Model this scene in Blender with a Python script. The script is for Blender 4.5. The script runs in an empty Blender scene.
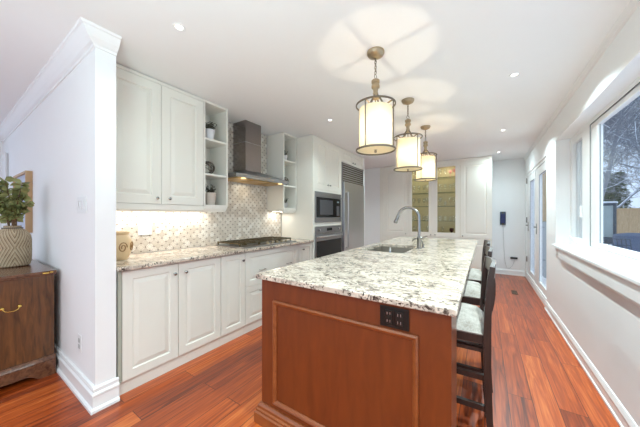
import bpy, bmesh, math, random
from mathutils import Vector, Matrix, noise
R = math.radians
C = bpy.context.scene.collection
SC = bpy.context.scene
rnd = random.Random(7)

# ------------------------------------------------------------------ camera, world, light, exposure
cam_d = bpy.data.cameras.new('camera')
cam = bpy.data.objects.new('camera', cam_d)
C.objects.link(cam)
cam.location = (0, 0, 1.3)
cam.rotation_euler = (R(90), 0, R(33.12))
cam_d.sensor_width = 36
cam_d.lens = 252.5 / 640 * 36
cam_d.shift_y = 1.8 / 640
cam_d.clip_start = .02
cam_d.clip_end = 200
SC.camera = cam

world = bpy.data.worlds.new('overcast_sky')
SC.world = world
world.use_nodes = True
wn = world.node_tree.nodes
wn['Background'].inputs[0].default_value = (.62, .78, 1.0, 1)
wn['Background'].inputs[1].default_value = 1.05

def area_light(name, loc, rot, sx, sy, power, color=(1, 1, 1), parent=None, spread=180):
    d = bpy.data.lights.new(name, 'AREA')
    d.shape = 'RECTANGLE'
    d.size, d.size_y = sx, sy
    d.energy = power
    d.color = color
    d.spread = R(spread)
    o = bpy.data.objects.new(name, d)
    o.location = loc
    o.rotation_euler = rot
    C.objects.link(o)
    if parent: o.parent = parent
    return o

# added lamps, unseen behind the camera, lighting the room as large windows would
area_light('rear_fill', (-2.0, -2.9, 1.35), (R(90), 0, 0), 6.0, 2.0, 11.5, (.98, 1, .86))
area_light('side_fill', (.94, -1.75, 1.45), (R(90), 0, R(90)), 1.9, 1.6, 10, (.9, 1, .94))
# added lamp, unseen behind the camera, brightening the ceiling like a bounced flash
area_light('ceiling_fill', (-.7, -.45, 1.25), (R(180), 0, 0), .5, .5, 28, (.63, .91, .93))

SC.view_settings.view_transform = 'Standard'
SC.view_settings.look = 'None'
SC.view_settings.gamma = 1
SC.view_settings.use_curve_mapping = False
SC.view_settings.exposure = 0.25
DOWN_W = {'downlight_right': 18.0, 'downlight_left': 2.8}
STRIP_W = 2.8

# ------------------------------------------------------------------ materials
def lin(c):
    return tuple(((v / 255) / 12.92 if v / 255 <= .04045 else (((v / 255) + .055) / 1.055) ** 2.4) for v in c) + (1,)

def new_mat(name):
    m = bpy.data.materials.new(name)
    m.use_nodes = True
    return m, m.node_tree.nodes, m.node_tree.links, m.node_tree.nodes['Principled BSDF']

def mat(name, rgb, rough=.5, metal=0., var=.03, scale=8., bump=0., bscale=60., coat=0., spec=.5, stretch=None):
    """principled material with a faint procedural variation"""
    m, N, L, P = new_mat(name)
    P.inputs['Roughness'].default_value = rough
    P.inputs['Metallic'].default_value = metal
    P.inputs['Coat Weight'].default_value = coat
    P.inputs['Coat Roughness'].default_value = .12
    P.inputs['Specular IOR Level'].default_value = spec
    tc = N.new('ShaderNodeTexCoord')
    src = tc.outputs['Object']
    if stretch:
        mp = N.new('ShaderNodeMapping'); mp.inputs['Scale'].default_value = stretch
        L.new(src, mp.inputs[0]); src = mp.outputs[0]
    nz = N.new('ShaderNodeTexNoise'); nz.inputs['Scale'].default_value = scale; nz.inputs['Detail'].default_value = 4
    L.new(src, nz.inputs['Vector'])
    mx = N.new('ShaderNodeMix'); mx.data_type = 'RGBA'
    c = lin(rgb)
    mx.inputs['A'].default_value = tuple(max(0, v * (1 - var)) for v in c[:3]) + (1,)
    mx.inputs['B'].default_value = tuple(min(1, v * (1 + var)) for v in c[:3]) + (1,)
    L.new(nz.outputs['Fac'], mx.inputs['Factor'])
    L.new(mx.outputs['Result'], P.inputs['Base Color'])
    if bump:
        n2 = N.new('ShaderNodeTexNoise'); n2.inputs['Scale'].default_value = bscale
        L.new(src, n2.inputs['Vector'])
        b = N.new('ShaderNodeBump'); b.inputs['Strength'].default_value = bump; b.inputs['Distance'].default_value = .01
        L.new(n2.outputs['Fac'], b.inputs['Height']); L.new(b.outputs['Normal'], P.inputs['Normal'])
    return m

def glow(name, rgb, s):
    m, N, L, P = new_mat(name)
    P.inputs['Base Color'].default_value = lin(rgb)
    P.inputs['Emission Color'].default_value = lin(rgb)
    P.inputs['Emission Strength'].default_value = s
    return m

def thin_glass(name, tint=(1, 1, 1), refl=1.0, rough=.0):
    m, N, L, P = new_mat(name)
    N.remove(P)
    out = N['Material Output']
    tr = N.new('ShaderNodeBsdfTransparent'); tr.inputs[0].default_value = (*tint, 1)
    gl = N.new('ShaderNodeBsdfGlossy'); gl.inputs['Roughness'].default_value = rough
    fr = N.new('ShaderNodeLayerWeight'); fr.inputs['Blend'].default_value = .5
    pw = N.new('ShaderNodeMath'); pw.operation = 'POWER'; pw.inputs[1].default_value = 5
    L.new(fr.outputs['Facing'], pw.inputs[0])
    mu = N.new('ShaderNodeMath'); mu.operation = 'MULTIPLY_ADD'; mu.inputs[1].default_value = .9 * refl; mu.inputs[2].default_value = .04 * refl; mu.use_clamp = True
    L.new(pw.outputs[0], mu.inputs[0])
    mx = N.new('ShaderNodeMixShader')
    L.new(mu.outputs[0], mx.inputs[0]); L.new(tr.outputs[0], mx.inputs[1]); L.new(gl.outputs[0], mx.inputs[2])
    L.new(mx.outputs[0], out.inputs['Surface'])
    return m

def ramp(N, pts):
    r = N.new('ShaderNodeValToRGB')
    e = r.color_ramp.elements
    e[0].position, e[0].color = pts[0]
    e[1].position, e[1].color = pts[-1]
    for p, c in pts[1:-1]:
        k = e.new(p); k.color = c
    return r

def floor_mat():
    m, N, L, P = new_mat('cherry_plank_floor')
    tc = N.new('ShaderNodeTexCoord')
    sep = N.new('ShaderNodeSeparateXYZ'); L.new(tc.outputs['Object'], sep.inputs[0])
    cb = N.new('ShaderNodeCombineXYZ'); L.new(sep.outputs[1], cb.inputs[0]); L.new(sep.outputs[0], cb.inputs[1])
    br = N.new('ShaderNodeTexBrick')
    br.inputs['Scale'].default_value = 1
    br.inputs['Brick Width'].default_value = 1.15
    br.inputs['Row Height'].default_value = .14
    br.inputs['Mortar Size'].default_value = .0022
    br.inputs['Mortar Smooth'].default_value = .2
    br.inputs['Color1'].default_value = (0, 0, 0, 1)
    br.inputs['Color2'].default_value = (1, 1, 1, 1)
    br.inputs['Mortar'].default_value = (0, 0, 0, 1)
    br.offset = .37; br.offset_frequency = 2
    L.new(cb.outputs[0], br.inputs['Vector'])
    mp = N.new('ShaderNodeMapping'); mp.inputs['Scale'].default_value = (.7, 13, 1)
    L.new(cb.outputs[0], mp.inputs[0])
    ad = N.new('ShaderNodeVectorMath'); ad.operation = 'ADD'
    sc_ = N.new('ShaderNodeVectorMath'); sc_.operation = 'SCALE'; sc_.inputs['Scale'].default_value = 13
    L.new(br.outputs['Color'], sc_.inputs[0]); L.new(mp.outputs[0], ad.inputs[0]); L.new(sc_.outputs[0], ad.inputs[1])
    nz = N.new('ShaderNodeTexNoise'); nz.inputs['Scale'].default_value = 3.0; nz.inputs['Detail'].default_value = 7; nz.inputs['Distortion'].default_value = 1.2
    L.new(ad.outputs[0], nz.inputs['Vector'])
    rp = ramp(N, [(0, lin((84, 30, 10))), (.35, lin((148, 60, 18))), (.7, lin((186, 84, 28))), (1, lin((214, 120, 58)))])
    mx = N.new('ShaderNodeMath'); mx.operation = 'MULTIPLY_ADD'; mx.inputs[1].default_value = .5
    m2 = N.new('ShaderNodeMath'); m2.operation = 'MULTIPLY_ADD'; m2.inputs[1].default_value = 1.5; m2.inputs[2].default_value = -.46
    L.new(nz.outputs['Fac'], m2.inputs[0])
    sr = N.new('ShaderNodeSeparateColor'); L.new(br.outputs['Color'], sr.inputs[0])
    L.new(sr.outputs[0], mx.inputs[0]); L.new(m2.outputs[0], mx.inputs[2])
    L.new(mx.outputs[0], rp.inputs[0])
    seam = N.new('ShaderNodeMix'); seam.data_type = 'RGBA'; seam.inputs['B'].default_value = lin((70, 28, 14))
    L.new(br.outputs['Fac'], seam.inputs['Factor']); L.new(rp.outputs[0], seam.inputs['A'])
    L.new(seam.outputs['Result'], P.inputs['Base Color'])
    P.inputs['Roughness'].default_value = .34
    P.inputs['Coat Weight'].default_value = .28
    P.inputs['Coat Roughness'].default_value = .3
    b = N.new('ShaderNodeBump'); b.inputs['Strength'].default_value = .12; b.inputs['Distance'].default_value = .004
    L.new(nz.outputs['Fac'], b.inputs['Height']); L.new(b.outputs['Normal'], P.inputs['Normal'])
    return m

def granite_mat():
    m, N, L, P = new_mat('speckled_cream_granite')
    tc = N.new('ShaderNodeTexCoord')
    co = tc.outputs['Object']
    def nz(scale, detail=4, dist=0., off=0.):
        mp = N.new('ShaderNodeMapping'); mp.inputs['Location'].default_value = (off, off * .7, off * .3)
        mp.inputs['Rotation'].default_value = (0, 0, .5); mp.inputs['Scale'].default_value = (1, 1.5, 1)
        L.new(co, mp.inputs[0])
        n = N.new('ShaderNodeTexNoise'); n.inputs['Scale'].default_value = scale; n.inputs['Detail'].default_value = detail
        n.inputs['Distortion'].default_value = dist
        L.new(mp.outputs[0], n.inputs['Vector'])
        return n.outputs['Fac']
    def mask(f, lo, hi):
        r = ramp(N, [(lo, (0, 0, 0, 1)), (hi, (1, 1, 1, 1))]); L.new(f, r.inputs[0]); return r.outputs[0]
    def mixc(fac, a, bcol):
        x = N.new('ShaderNodeMix'); x.data_type = 'RGBA'
        L.new(fac, x.inputs['Factor'])
        if isinstance(a, tuple): x.inputs['A'].default_value = a
        else: L.new(a, x.inputs['A'])
        x.inputs['B'].default_value = bcol
        return x.outputs['Result']
    def mul(a, b_):
        x = N.new('ShaderNodeMath'); x.operation = 'MULTIPLY'; L.new(a, x.inputs[0]); L.new(b_, x.inputs[1]); return x.outputs[0]
    base = mixc(mask(nz(5, 3, .5), .38, .62), lin((234, 219, 201)), lin((216, 202, 185)))
    base = mixc(mask(nz(9, 5, 1.0, 3), .50, .60), base, lin((200, 186, 171)))
    base = mixc(mul(mask(nz(22, 5, 1.0, 5), .50, .58), mask(nz(4.5, 3, .8, 31), .48, .56)), base, lin((170, 155, 142)))
    base = mixc(mul(mask(nz(40, 5, .6, 7), .54, .59), mask(nz(5.2, 3, .8, 9), .47, .56)), base, lin((112, 99, 90)))
    base = mixc(mul(mask(nz(52, 3, .4, 11), .58, .62), mask(nz(6.5, 3, .8, 14), .49, .57)), base, lin((58, 47, 42)))
    base = mixc(mul(mask(nz(85, 2, .2, 17), .63, .66), mask(nz(7, 2, .3, 19), .40, .52)), base, lin((92, 76, 64)))
    base = mixc(mul(mask(nz(24, 3, .5, 23), .60, .63), mask(nz(3.6, 2, .5, 29), .52, .60)), base, lin((84, 72, 64)))
    L.new(base, P.inputs['Base Color'])
    P.inputs['Roughness'].default_value = .16
    P.inputs['Specular IOR Level'].default_value = .5
    return m

def tile_mat():
    """cream mosaic with little dark diamonds on a staggered lattice (plane in world Y, Z)"""
    m, N, L, P = new_mat('cream_mosaic_tile')
    tc = N.new('ShaderNodeTexCoord')
    sep = N.new('ShaderNodeSeparateXYZ'); L.new(tc.outputs['Object'], sep.inputs[0])
    def op(o, a, b=None, c=None):
        x = N.new('ShaderNodeMath'); x.operation = o
        for i, v in enumerate((a, b, c)):
            if v is None: continue
            if isinstance(v, (int, float)): x.inputs[i].default_value = v
            else: L.new(v, x.inputs[i])
        return x.outputs[0]
    S = 1 / .076
    u = op('MULTIPLY', sep.outputs[1], S); v = op('MULTIPLY', sep.outputs[2], S)
    a = op('ADD', u, v); b = op('SUBTRACT', u, v)
    fa = op('ABSOLUTE', op('SUBTRACT', op('FRACT', a), .5)); fb = op('ABSOLUTE', op('SUBTRACT', op('FRACT', b), .5))
    dot = op('MULTIPLY', op('GREATER_THAN', fa, .395), op('GREATER_THAN', fb, .395))
    # basket weave: outlines of the long pieces between the dots
    l1 = op('LESS_THAN', op('ABSOLUTE', op('SUBTRACT', fa, .30)), .022)
    l2 = op('LESS_THAN', op('ABSOLUTE', op('SUBTRACT', fb, .30)), .022)
    line = op('MAXIMUM', l1, l2)
    ca = op('FLOOR', a); cb_ = op('FLOOR', b)
    cv = N.new('ShaderNodeCombineXYZ'); L.new(ca, cv.inputs[0]); L.new(cb_, cv.inputs[1])
    wnz = N.new('ShaderNodeTexWhiteNoise'); L.new(cv.outputs[0], wnz.inputs['Vector'])
    r = ramp(N, [(0, lin((206, 196, 182))), (.5, lin((226, 218, 206))), (1, lin((242, 238, 230)))])
    L.new(wnz.outputs['Value'], r.inputs[0])
    x = N.new('ShaderNodeMix'); x.data_type = 'RGBA'; L.new(line, x.inputs['Factor']); L.new(r.outputs[0], x.inputs['A']); x.inputs['B'].default_value = lin((196, 184, 168))
    y = N.new('ShaderNodeMix'); y.data_type = 'RGBA'; L.new(dot, y.inputs['Factor']); L.new(x.outputs['Result'], y.inputs['A']); y.inputs['B'].default_value = lin((112, 94, 82))
    L.new(y.outputs['Result'], P.inputs['Base Color'])
    P.inputs['Roughness'].default_value = .3
    return m

def wood_mat(name, dark, light, axis=2, rough=.35, coat=.25, scale=6., squash=9.):
    m, N, L, P = new_mat(name)
    tc = N.new('ShaderNodeTexCoord')
    mp = N.new('ShaderNodeMapping'); s = [squash, squash, squash]; s[axis] = 1.0
    mp.inputs['Scale'].default_value = s
    L.new(tc.outputs['Object'], mp.inputs[0])
    nz = N.new('ShaderNodeTexNoise'); nz.inputs['Scale'].default_value = scale; nz.inputs['Detail'].default_value = 6; nz.inputs['Distortion'].default_value = .8
    L.new(mp.outputs[0], nz.inputs['Vector'])
    r = ramp(N, [(.25, lin(dark)), (.75, lin(light))]); L.new(nz.outputs['Fac'], r.inputs[0])
    L.new(r.outputs[0], P.inputs['Base Color'])
    P.inputs['Roughness'].default_value = rough
    P.inputs['Coat Weight'].default_value = coat
    P.inputs['Coat Roughness'].default_value = .25
    return m

def shade_mat():
    m, N, L, P = new_mat('cream_lamp_fabric')
    N.remove(P)
    d = N.new('ShaderNodeBsdfDiffuse'); t = N.new('ShaderNodeBsdfTranslucent')
    tc = N.new('ShaderNodeTexCoord'); w = N.new('ShaderNodeTexNoise'); w.inputs['Scale'].default_value = 90
    L.new(tc.outputs['Object'], w.inputs['Vector'])
    r = ramp(N, [(0, lin((236, 224, 194))), (1, lin((246, 236, 208)))]); L.new(w.outputs['Fac'], r.inputs[0])
    L.new(r.outputs[0], d.inputs[0]); L.new(r.outputs[0], t.inputs[0])
    mx = N.new('ShaderNodeMixShader'); mx.inputs[0].default_value = .18
    L.new(d.outputs[0], mx.inputs[1]); L.new(t.outputs[0], mx.inputs[2])
    L.new(mx.outputs[0], N['Material Output'].inputs['Surface'])
    return m

def stool_fabric_mat():
    m, N, L, P = new_mat('pale_grey_woven_fabric')
    tc = N.new('ShaderNodeTexCoord')
    n1 = N.new('ShaderNodeTexNoise'); n1.inputs['Scale'].default_value = 120; L.new(tc.outputs['Object'], n1.inputs['Vector'])
    n2 = N.new('ShaderNodeTexNoise'); n2.inputs['Scale'].default_value = 14; L.new(tc.outputs['Object'], n2.inputs['Vector'])
    ad = N.new('ShaderNodeMath'); ad.operation = 'MULTIPLY_ADD'; ad.inputs[1].default_value = .5
    hf = N.new('ShaderNodeMath'); hf.operation = 'MULTIPLY'; hf.inputs[1].default_value = .5
    L.new(n2.outputs['Fac'], hf.inputs[0]); L.new(n1.outputs['Fac'], ad.inputs[0]); L.new(hf.outputs[0], ad.inputs[2])
    r = ramp(N, [(.3, lin((150, 141, 130))), (.7, lin((204, 197, 188)))]); L.new(ad.outputs[0], r.inputs[0])
    L.new(r.outputs[0], P.inputs['Base Color'])
    P.inputs['Roughness'].default_value = .85
    return m

def vase_mat():
    m, N, L, P = new_mat('carved_stone_vase')
    tc = N.new('ShaderNodeTexCoord')
    sep = N.new('ShaderNodeSeparateXYZ'); L.new(tc.outputs['Object'], sep.inputs[0])
    def op(o, a, b=None, c=None):
        x = N.new('ShaderNodeMath'); x.operation = o
        for i, v in enumerate((a, b, c)):
            if v is None: continue
            if isinstance(v, (int, float)): x.inputs[i].default_value = v
            else: L.new(v, x.inputs[i])
        return x.outputs[0]
    ang = op('ARCTAN2', sep.outputs[1], sep.outputs[0])
    k = op('MULTIPLY', ang, 4 / (2 * math.pi))
    tri = op('ABSOLUTE', op('SUBTRACT', op('FRACT', k), .5))
    zz = op('ABSOLUTE', op('SUBTRACT', sep.outputs[2], .17))
    s = op('FRACT', op('MULTIPLY', op('ADD', op('MULTIPLY', tri, .42), zz), 21))
    n = N.new('ShaderNodeTexNoise'); n.inputs['Scale'].default_value = 22; L.new(tc.outputs['Object'], n.inputs['Vector'])
    s2 = op('ADD', op('MULTIPLY', s, .75), op('MULTIPLY', n.outputs['Fac'], .35))
    r = ramp(N, [(.18, lin((92, 72, 50))), (.38, lin((160, 138, 108))), (1, lin((206, 190, 162)))])
    L.new(s2, r.inputs[0]); L.new(r.outputs[0], P.inputs['Base Color'])
    b = N.new('ShaderNodeBump'); b.inputs['Strength'].default_value = .6; b.inputs['Distance'].default_value = .006
    L.new(s, b.inputs['Height']); L.new(b.outputs['Normal'], P.inputs['Normal'])
    P.inputs['Roughness'].default_value = .8
    return m

M = dict(
    wall=mat('white_wall_paint', (247, 247, 247), .7, var=.01, bump=.03, bscale=180),
    ceil=mat('white_ceiling_paint', (248, 248, 248), .85, var=.008),
    trim=mat('white_trim_paint', (247, 247, 247), .38, var=.01),
    cab=mat('off_white_cabinet_lacquer', (240, 237, 227), .38, var=.012),
    tape=mat('grey_green_filler', (178, 180, 166), .5),
    floor=floor_mat(), granite=granite_mat(), tile=tile_mat(),
    cherry=wood_mat('brown_cherry_cabinet', (108, 48, 14), (128, 60, 20), 2, .33, .3, 4, 5),
    cherry_h=wood_mat('brown_cherry_moulding', (128, 64, 26), (158, 88, 44), 0, .3, .4, 4, 5),
    walnut=wood_mat('walnut_dresser', (64, 36, 14), (122, 76, 36), 2, .32, .3, 5, 8),
    walnut_h=wood_mat('walnut_dresser_top', (74, 42, 24), (126, 80, 50), 0, .26, .5, 5, 8),
    espresso=wood_mat('espresso_stool_wood', (36, 24, 21), (56, 38, 32), 2, .32, .25, 6, 8),
    fabric=stool_fabric_mat(),
    steel=mat('brushed_stainless', (190, 190, 193), .3, 1, var=.012, scale=30, stretch=(1, 1, 14)),
    steel_h=mat('brushed_stainless_dark', (150, 150, 152), .3, 1, var=.06, scale=30, stretch=(14, 1, 1)),
    chimney=mat('dark_brushed_stainless', (146, 140, 138), .22, 1, var=.08, scale=20, stretch=(1, 1, 10)),
    basin=mat('satin_sink_steel', (176, 168, 156), .42, .85, var=.05),
    nickel=mat('nickel_hardware', (170, 168, 164), .25, 1),
    chrome=mat('chrome_tap', (158, 156, 154), .16, 1),
    bronze=mat('antique_bronze', (176, 160, 134), .34, .9, var=.2, scale=40),
    bronze2=mat('aged_pewter_frame', (122, 112, 98), .4, .6, var=.15, scale=40),
    brass=mat('polished_brass', (214, 178, 96), .25, 1),
    iron=mat('black_cast_iron', (92, 80, 56), .42, .5),
    blackglass=mat('black_oven_glass', (20, 20, 24), .12, 0, spec=.25),
    plastic_b=mat('black_plastic', (14, 16, 14), .3),
    plastic_w=mat('white_plastic', (240, 240, 240), .35),
    navy=mat('navy_plastic', (40, 48, 96), .35),
    filter=mat('warm_mesh_filter', (206, 170, 104), .35, .8, var=.15, scale=80),
    shade=shade_mat(),
    bulb=glow('warm_bulb', (255, 240, 214), 1750),
    led=glow('white_led', (255, 252, 244), 6),
    hoodlamp=glow('hood_halogen', (255, 226, 170), 1.1),
    strip=glow('warm_led_strip', (255, 246, 228), 5),
    glass=thin_glass('clear_pane', (.985, .99, .995), .22),
    doorglass=thin_glass('cabinet_door_glass', (.96, .97, .95), .35),
    wineglass=thin_glass('clear_drinking_glass', (.90, .92, .90), 2.6, .03),
    shelfglass=thin_glass('green_edged_shelf_glass', (.86, .90, .87), .5),
    tan=mat('tan_cabinet_lining', (180, 167, 130), .6, var=.06),
    dkgreen=mat('shelf_edge_green', (84, 92, 66), .3),
    wine=mat('dark_red_glass', (54, 16, 18), .1),
    pink=mat('pink_glass', (214, 150, 140), .1),
    leaf=mat('eucalyptus_leaf', (142, 146, 92), .55, var=.35, scale=14),
    leaf_d=mat('dark_succulent_leaf', (86, 84, 70), .6, var=.3, scale=30),
    stem=mat('brown_twig', (112, 84, 58), .7, var=.2),
    potw=mat('white_ceramic_pot', (222, 220, 222), .4),
    pott=mat('taupe_ceramic_pot', (200, 188, 176), .45),
    potg=mat('grey_ceramic_pot', (190, 190, 188), .45),
    rattan=mat('dark_rattan', (84, 74, 64), .6, var=.2),
    vase=vase_mat(),
    jar=mat('tan_glazed_jar', (226, 196, 154), .4, var=.1, scale=12),
    jar_d=mat('brown_jar_scroll', (170, 128, 84), .4),
    oak=mat('pale_oak_frame', (196, 160, 120), .5, var=.1, scale=20),
    paint=mat('pale_blue_canvas', (196, 204, 222), .7, var=.1, scale=4),
    blue=mat('pale_blue_plastic', (140, 186, 226), .3),
    snow=mat('snow', (240, 244, 250), .8, var=.02),
    bark=mat('sky_tinted_bark', (146, 149, 156), .85, var=.2, scale=10),  # bark colour with snow and pale blue sky light mixed in
    conifer=mat('conifer_green', (98, 116, 84), .8, var=.35, scale=3),
    cedar=wood_mat('cedar_fence', (196, 160, 118), (224, 192, 150), 2, .8, 0, 5, 8),
    tarp=mat('slate_blue_tarp', (96, 112, 140), .6, var=.15, scale=6),
    slate=mat('dark_blue_grey_metal', (72, 86, 100), .5, .2),
    shrub=mat('pale_shrub_green', (150, 176, 130), .8, var=.2),
    blind=mat('grey_blind', (196, 197, 200), .7, var=.03),
    seal=mat('dark_seal', (96, 97, 100), .6),
    sill_rubber=mat('bronze_vent', (92, 56, 44), .5, .3),
)

# ------------------------------------------------------------------ mesh builder
class MB:
    def __init__(s): s.bm = bmesh.new()
    def box(s, x0, x1, y0, y1, z0, z1, bev=0.):
        if x1 < x0: x0, x1 = x1, x0
        if y1 < y0: y0, y1 = y1, y0
        if z1 < z0: z0, z1 = z1, z0
        b = s.bm
        v = [b.verts.new(p) for p in ((x0, y0, z0), (x1, y0, z0), (x1, y1, z0), (x0, y1, z0), (x0, y0, z1), (x1, y0, z1), (x1, y1, z1), (x0, y1, z1))]
        fs = [b.faces.new([v[i] for i in q]) for q in ((0, 3, 2, 1), (4, 5, 6, 7), (0, 1, 5, 4), (1, 2, 6, 5), (2, 3, 7, 6), (3, 0, 4, 7))]
        if bev:
            es = list({e for f in fs for e in f.edges})
            bmesh.ops.bevel(b, geom=es, offset=bev, segments=2, affect='EDGES', profile=.5)
        return s
    def door(s, x0, x1, z0, z1, yf=0., t=.02, fr=.065, raised=True):
        """slab facing -y with a routed, raised centre panel"""
        b = s.bm
        v = [b.verts.new(p) for p in ((x0, yf, z0), (x1, yf, z0), (x1, yf + t, z0), (x0, yf + t, z0), (x0, yf, z1), (x1, yf, z1), (x1, yf + t, z1), (x0, yf + t, z1))]
        fs = [b.faces.new([v[i] for i in q]) for q in ((0, 3, 2, 1), (4, 5, 6, 7), (1, 2, 6, 5), (2, 3, 7, 6), (3, 0, 4, 7))]
        f = b.faces.new([v[i] for i in (0, 1, 5, 4)])
        ins = lambda th, d: bmesh.ops.inset_region(b, faces=[f], thickness=th, depth=d, use_even_offset=True)
        ins(.004, .0015)
        ins(fr, 0); ins(.006, -.009); ins(.006, 0)
        if raised: ins(.030, .008)
        return s
    def tube(s, pts, r, n=8, closed=False, radii=None, flat=None):
        b = s.bm
        P = [Vector(p) for p in pts]
        k = len(P)
        rings = []
        up = None
        for i in range(k):
            if closed: t = P[(i + 1) % k] - P[i - 1]
            else: t = P[min(i + 1, k - 1)] - P[max(i - 1, 0)]
            if t.length < 1e-9: t = Vector((0, 0, 1))
            t.normalize()
            if up is None:
                up = Vector((0, 0, 1)) if abs(t.z) < .9 else Vector((1, 0, 0))
            a = up - t * up.dot(t)
            if a.length < 1e-6: a = t.orthogonal()
            a.normalize(); up = a
            c = t.cross(a)
            rr = radii[i] if radii else r
            fy = flat or 1.; ph = .5 if n == 4 else 0
            rings.append([b.verts.new(P[i] + (a * math.cos(2 * math.pi * (j + ph) / n) * fy + c * math.sin(2 * math.pi * (j + ph) / n)) * rr) for j in range(n)])
        for i in range(k if closed else k - 1):
            A, B = rings[i], rings[(i + 1) % k]
            for j in range(n):
                b.faces.new((A[j], A[(j + 1) % n], B[(j + 1) % n], B[j]))
        if not closed:
            b.faces.new(rings[0][::-1]); b.faces.new(rings[-1])
        return s
    def lathe(s, prof, c=(0, 0, 0), n=24, cap0=True, cap1=True):
        b = s.bm
        rings = [[b.verts.new((c[0] + r * math.cos(2 * math.pi * j / n), c[1] + r * math.sin(2 * math.pi * j / n), c[2] + z)) for j in range(n)] for r, z in prof]
        for A, B in zip(rings, rings[1:]):
            for j in range(n): b.faces.new((A[j], A[(j + 1) % n], B[(j + 1) % n], B[j]))
        if cap0: b.faces.new(rings[0][::-1])
        if cap1: b.faces.new(rings[-1])
        return s
    def lathe_dir(s, prof, c, d, n=16):
        """lathe along direction d"""
        b = s.bm
        d = Vector(d).normalized(); a = d.orthogonal().normalized(); e = d.cross(a); c = Vector(c)
        rings = [[b.verts.new(c + d * z + (a * math.cos(2 * math.pi * j / n) + e * math.sin(2 * math.pi * j / n)) * r) for j in range(n)] for r, z in prof]
        for A, B in zip(rings, rings[1:]):
            for j in range(n): b.faces.new((A[j], A[(j + 1) % n], B[(j + 1) % n], B[j]))
        b.faces.new(rings[0][::-1]); b.faces.new(rings[-1])
        return s
    def ring(s, c, Rr, r, n=40, m=6, axis=2, flat=None):
        pts = []
        for i in range(n):
            a = 2 * math.pi * i / n
            p = [0, 0, 0]; p[(axis + 1) % 3] = Rr * math.cos(a); p[(axis + 2) % 3] = Rr * math.sin(a)
            pts.append((c[0] + p[0], c[1] + p[1], c[2] + p[2]))
        return s.tube(pts, r, m, closed=True, flat=flat)
    def prism(s, poly, axis, a, b_):
        """poly: 2d points in the two axes following `axis`"""
        b = s.bm
        def P(q, t):
            p = [0, 0, 0]; p[axis] = t; p[(axis + 1) % 3] = q[0]; p[(axis + 2) % 3] = q[1]; return p
        A = [b.verts.new(P(q, a)) for q in poly]; B = [b.verts.new(P(q, b_)) for q in poly]
        n = len(poly)
        for i in range(n): b.faces.new((A[i], A[(i + 1) % n], B[(i + 1) % n], B[i]))
        b.faces.new(A[::-1]); b.faces.new(B)
        return s
    def sweep(s, prof, paths):
        """prof: list of (offset, z); paths(offset) -> list of (x, y) corners; open skin closed at both ends"""
        b = s.bm
        rows = [[b.verts.new((x, y, z)) for x, y in paths(p)] for p, z in prof]
        for A, B in zip(rows, rows[1:]):
            for i in range(len(A) - 1): b.faces.new((A[i], A[i + 1], B[i + 1], B[i]))
        for e in (0, -1): b.faces.new([r_[e] for r_ in rows])
        return s
    def leaf(s, p, d, up, ln, w, fold=.25):
        b = s.bm
        p = Vector(p); d = Vector(d).normalized(); up = Vector(up)
        sd = d.cross(up)
        if sd.length < 1e-4: sd = d.orthogonal()
        sd.normalize(); nn = sd.cross(d)
        a = b.verts.new(p); t = b.verts.new(p + d * ln - nn * ln * .1); m1 = b.verts.new(p + d * ln * .5)
        L1 = b.verts.new(p + d * ln * .3 + sd * w * .45 + nn * w * fold); L2 = b.verts.new(p + d * ln * .72 + sd * w * .42 + nn * w * fold)
        R1 = b.verts.new(p + d * ln * .3 - sd * w * .45 + nn * w * fold); R2 = b.verts.new(p + d * ln * .72 - sd * w * .42 + nn * w * fold)
        b.faces.new((a, m1, L1)); b.faces.new((L1, m1, L2)); b.faces.new((L2, m1, t))
        b.faces.new((a, R1, m1)); b.faces.new((R1, R2, m1)); b.faces.new((R2, t, m1))
        return s
    def build(s, name, m, parent=None, smooth=False, loc=None):
        bmesh.ops.recalc_face_normals(s.bm, faces=s.bm.faces[:])
        me = bpy.data.meshes.new(name)
        s.bm.to_mesh(me); s.bm.free()
        me.materials.append(m)
        if smooth:
            me.polygons.foreach_set('use_smooth', [True] * len(me.polygons))
            me.set_sharp_from_angle(angle=R(40))
        o = bpy.data.objects.new(name, me)
        C.objects.link(o)
        if parent: o.parent = parent
        if loc: o.location = loc
        return o

def tag(o, label=None, cat=None, group=None, kind=None):
    if label: o['label'] = label
    if cat: o['category'] = cat
    if group: o['group'] = group
    if kind: o['kind'] = kind
    return o

def thing(name, label, cat, loc=(0, 0, 0), rotz=0., group=None):
    o = bpy.data.objects.new(name, None)
    o.empty_display_size = .1
    C.objects.link(o)
    o.location = loc; o.rotation_euler = (0, 0, rotz)
    return tag(o, label, cat, group)

def struct(name, mb, m, label=None, smooth=False, parent=None):
    o = mb.build(name, m, parent, smooth)
    if parent is None:
        o['kind'] = 'structure'
        if label: o['label'] = label
    return o

def dup(root, loc, rotz=None, label=None, group=None):
    r = root.copy(); C.objects.link(r); r.location = loc
    if rotz is not None: r.rotation_euler = (0, 0, rotz)
    if label: r['label'] = label
    if group: r['group'] = group
    for ch in list(root.children):
        c = ch.copy(); C.objects.link(c); c.parent = r
        for g in list(ch.children):
            d = g.copy(); C.objects.link(d); d.parent = c
    return r

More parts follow.
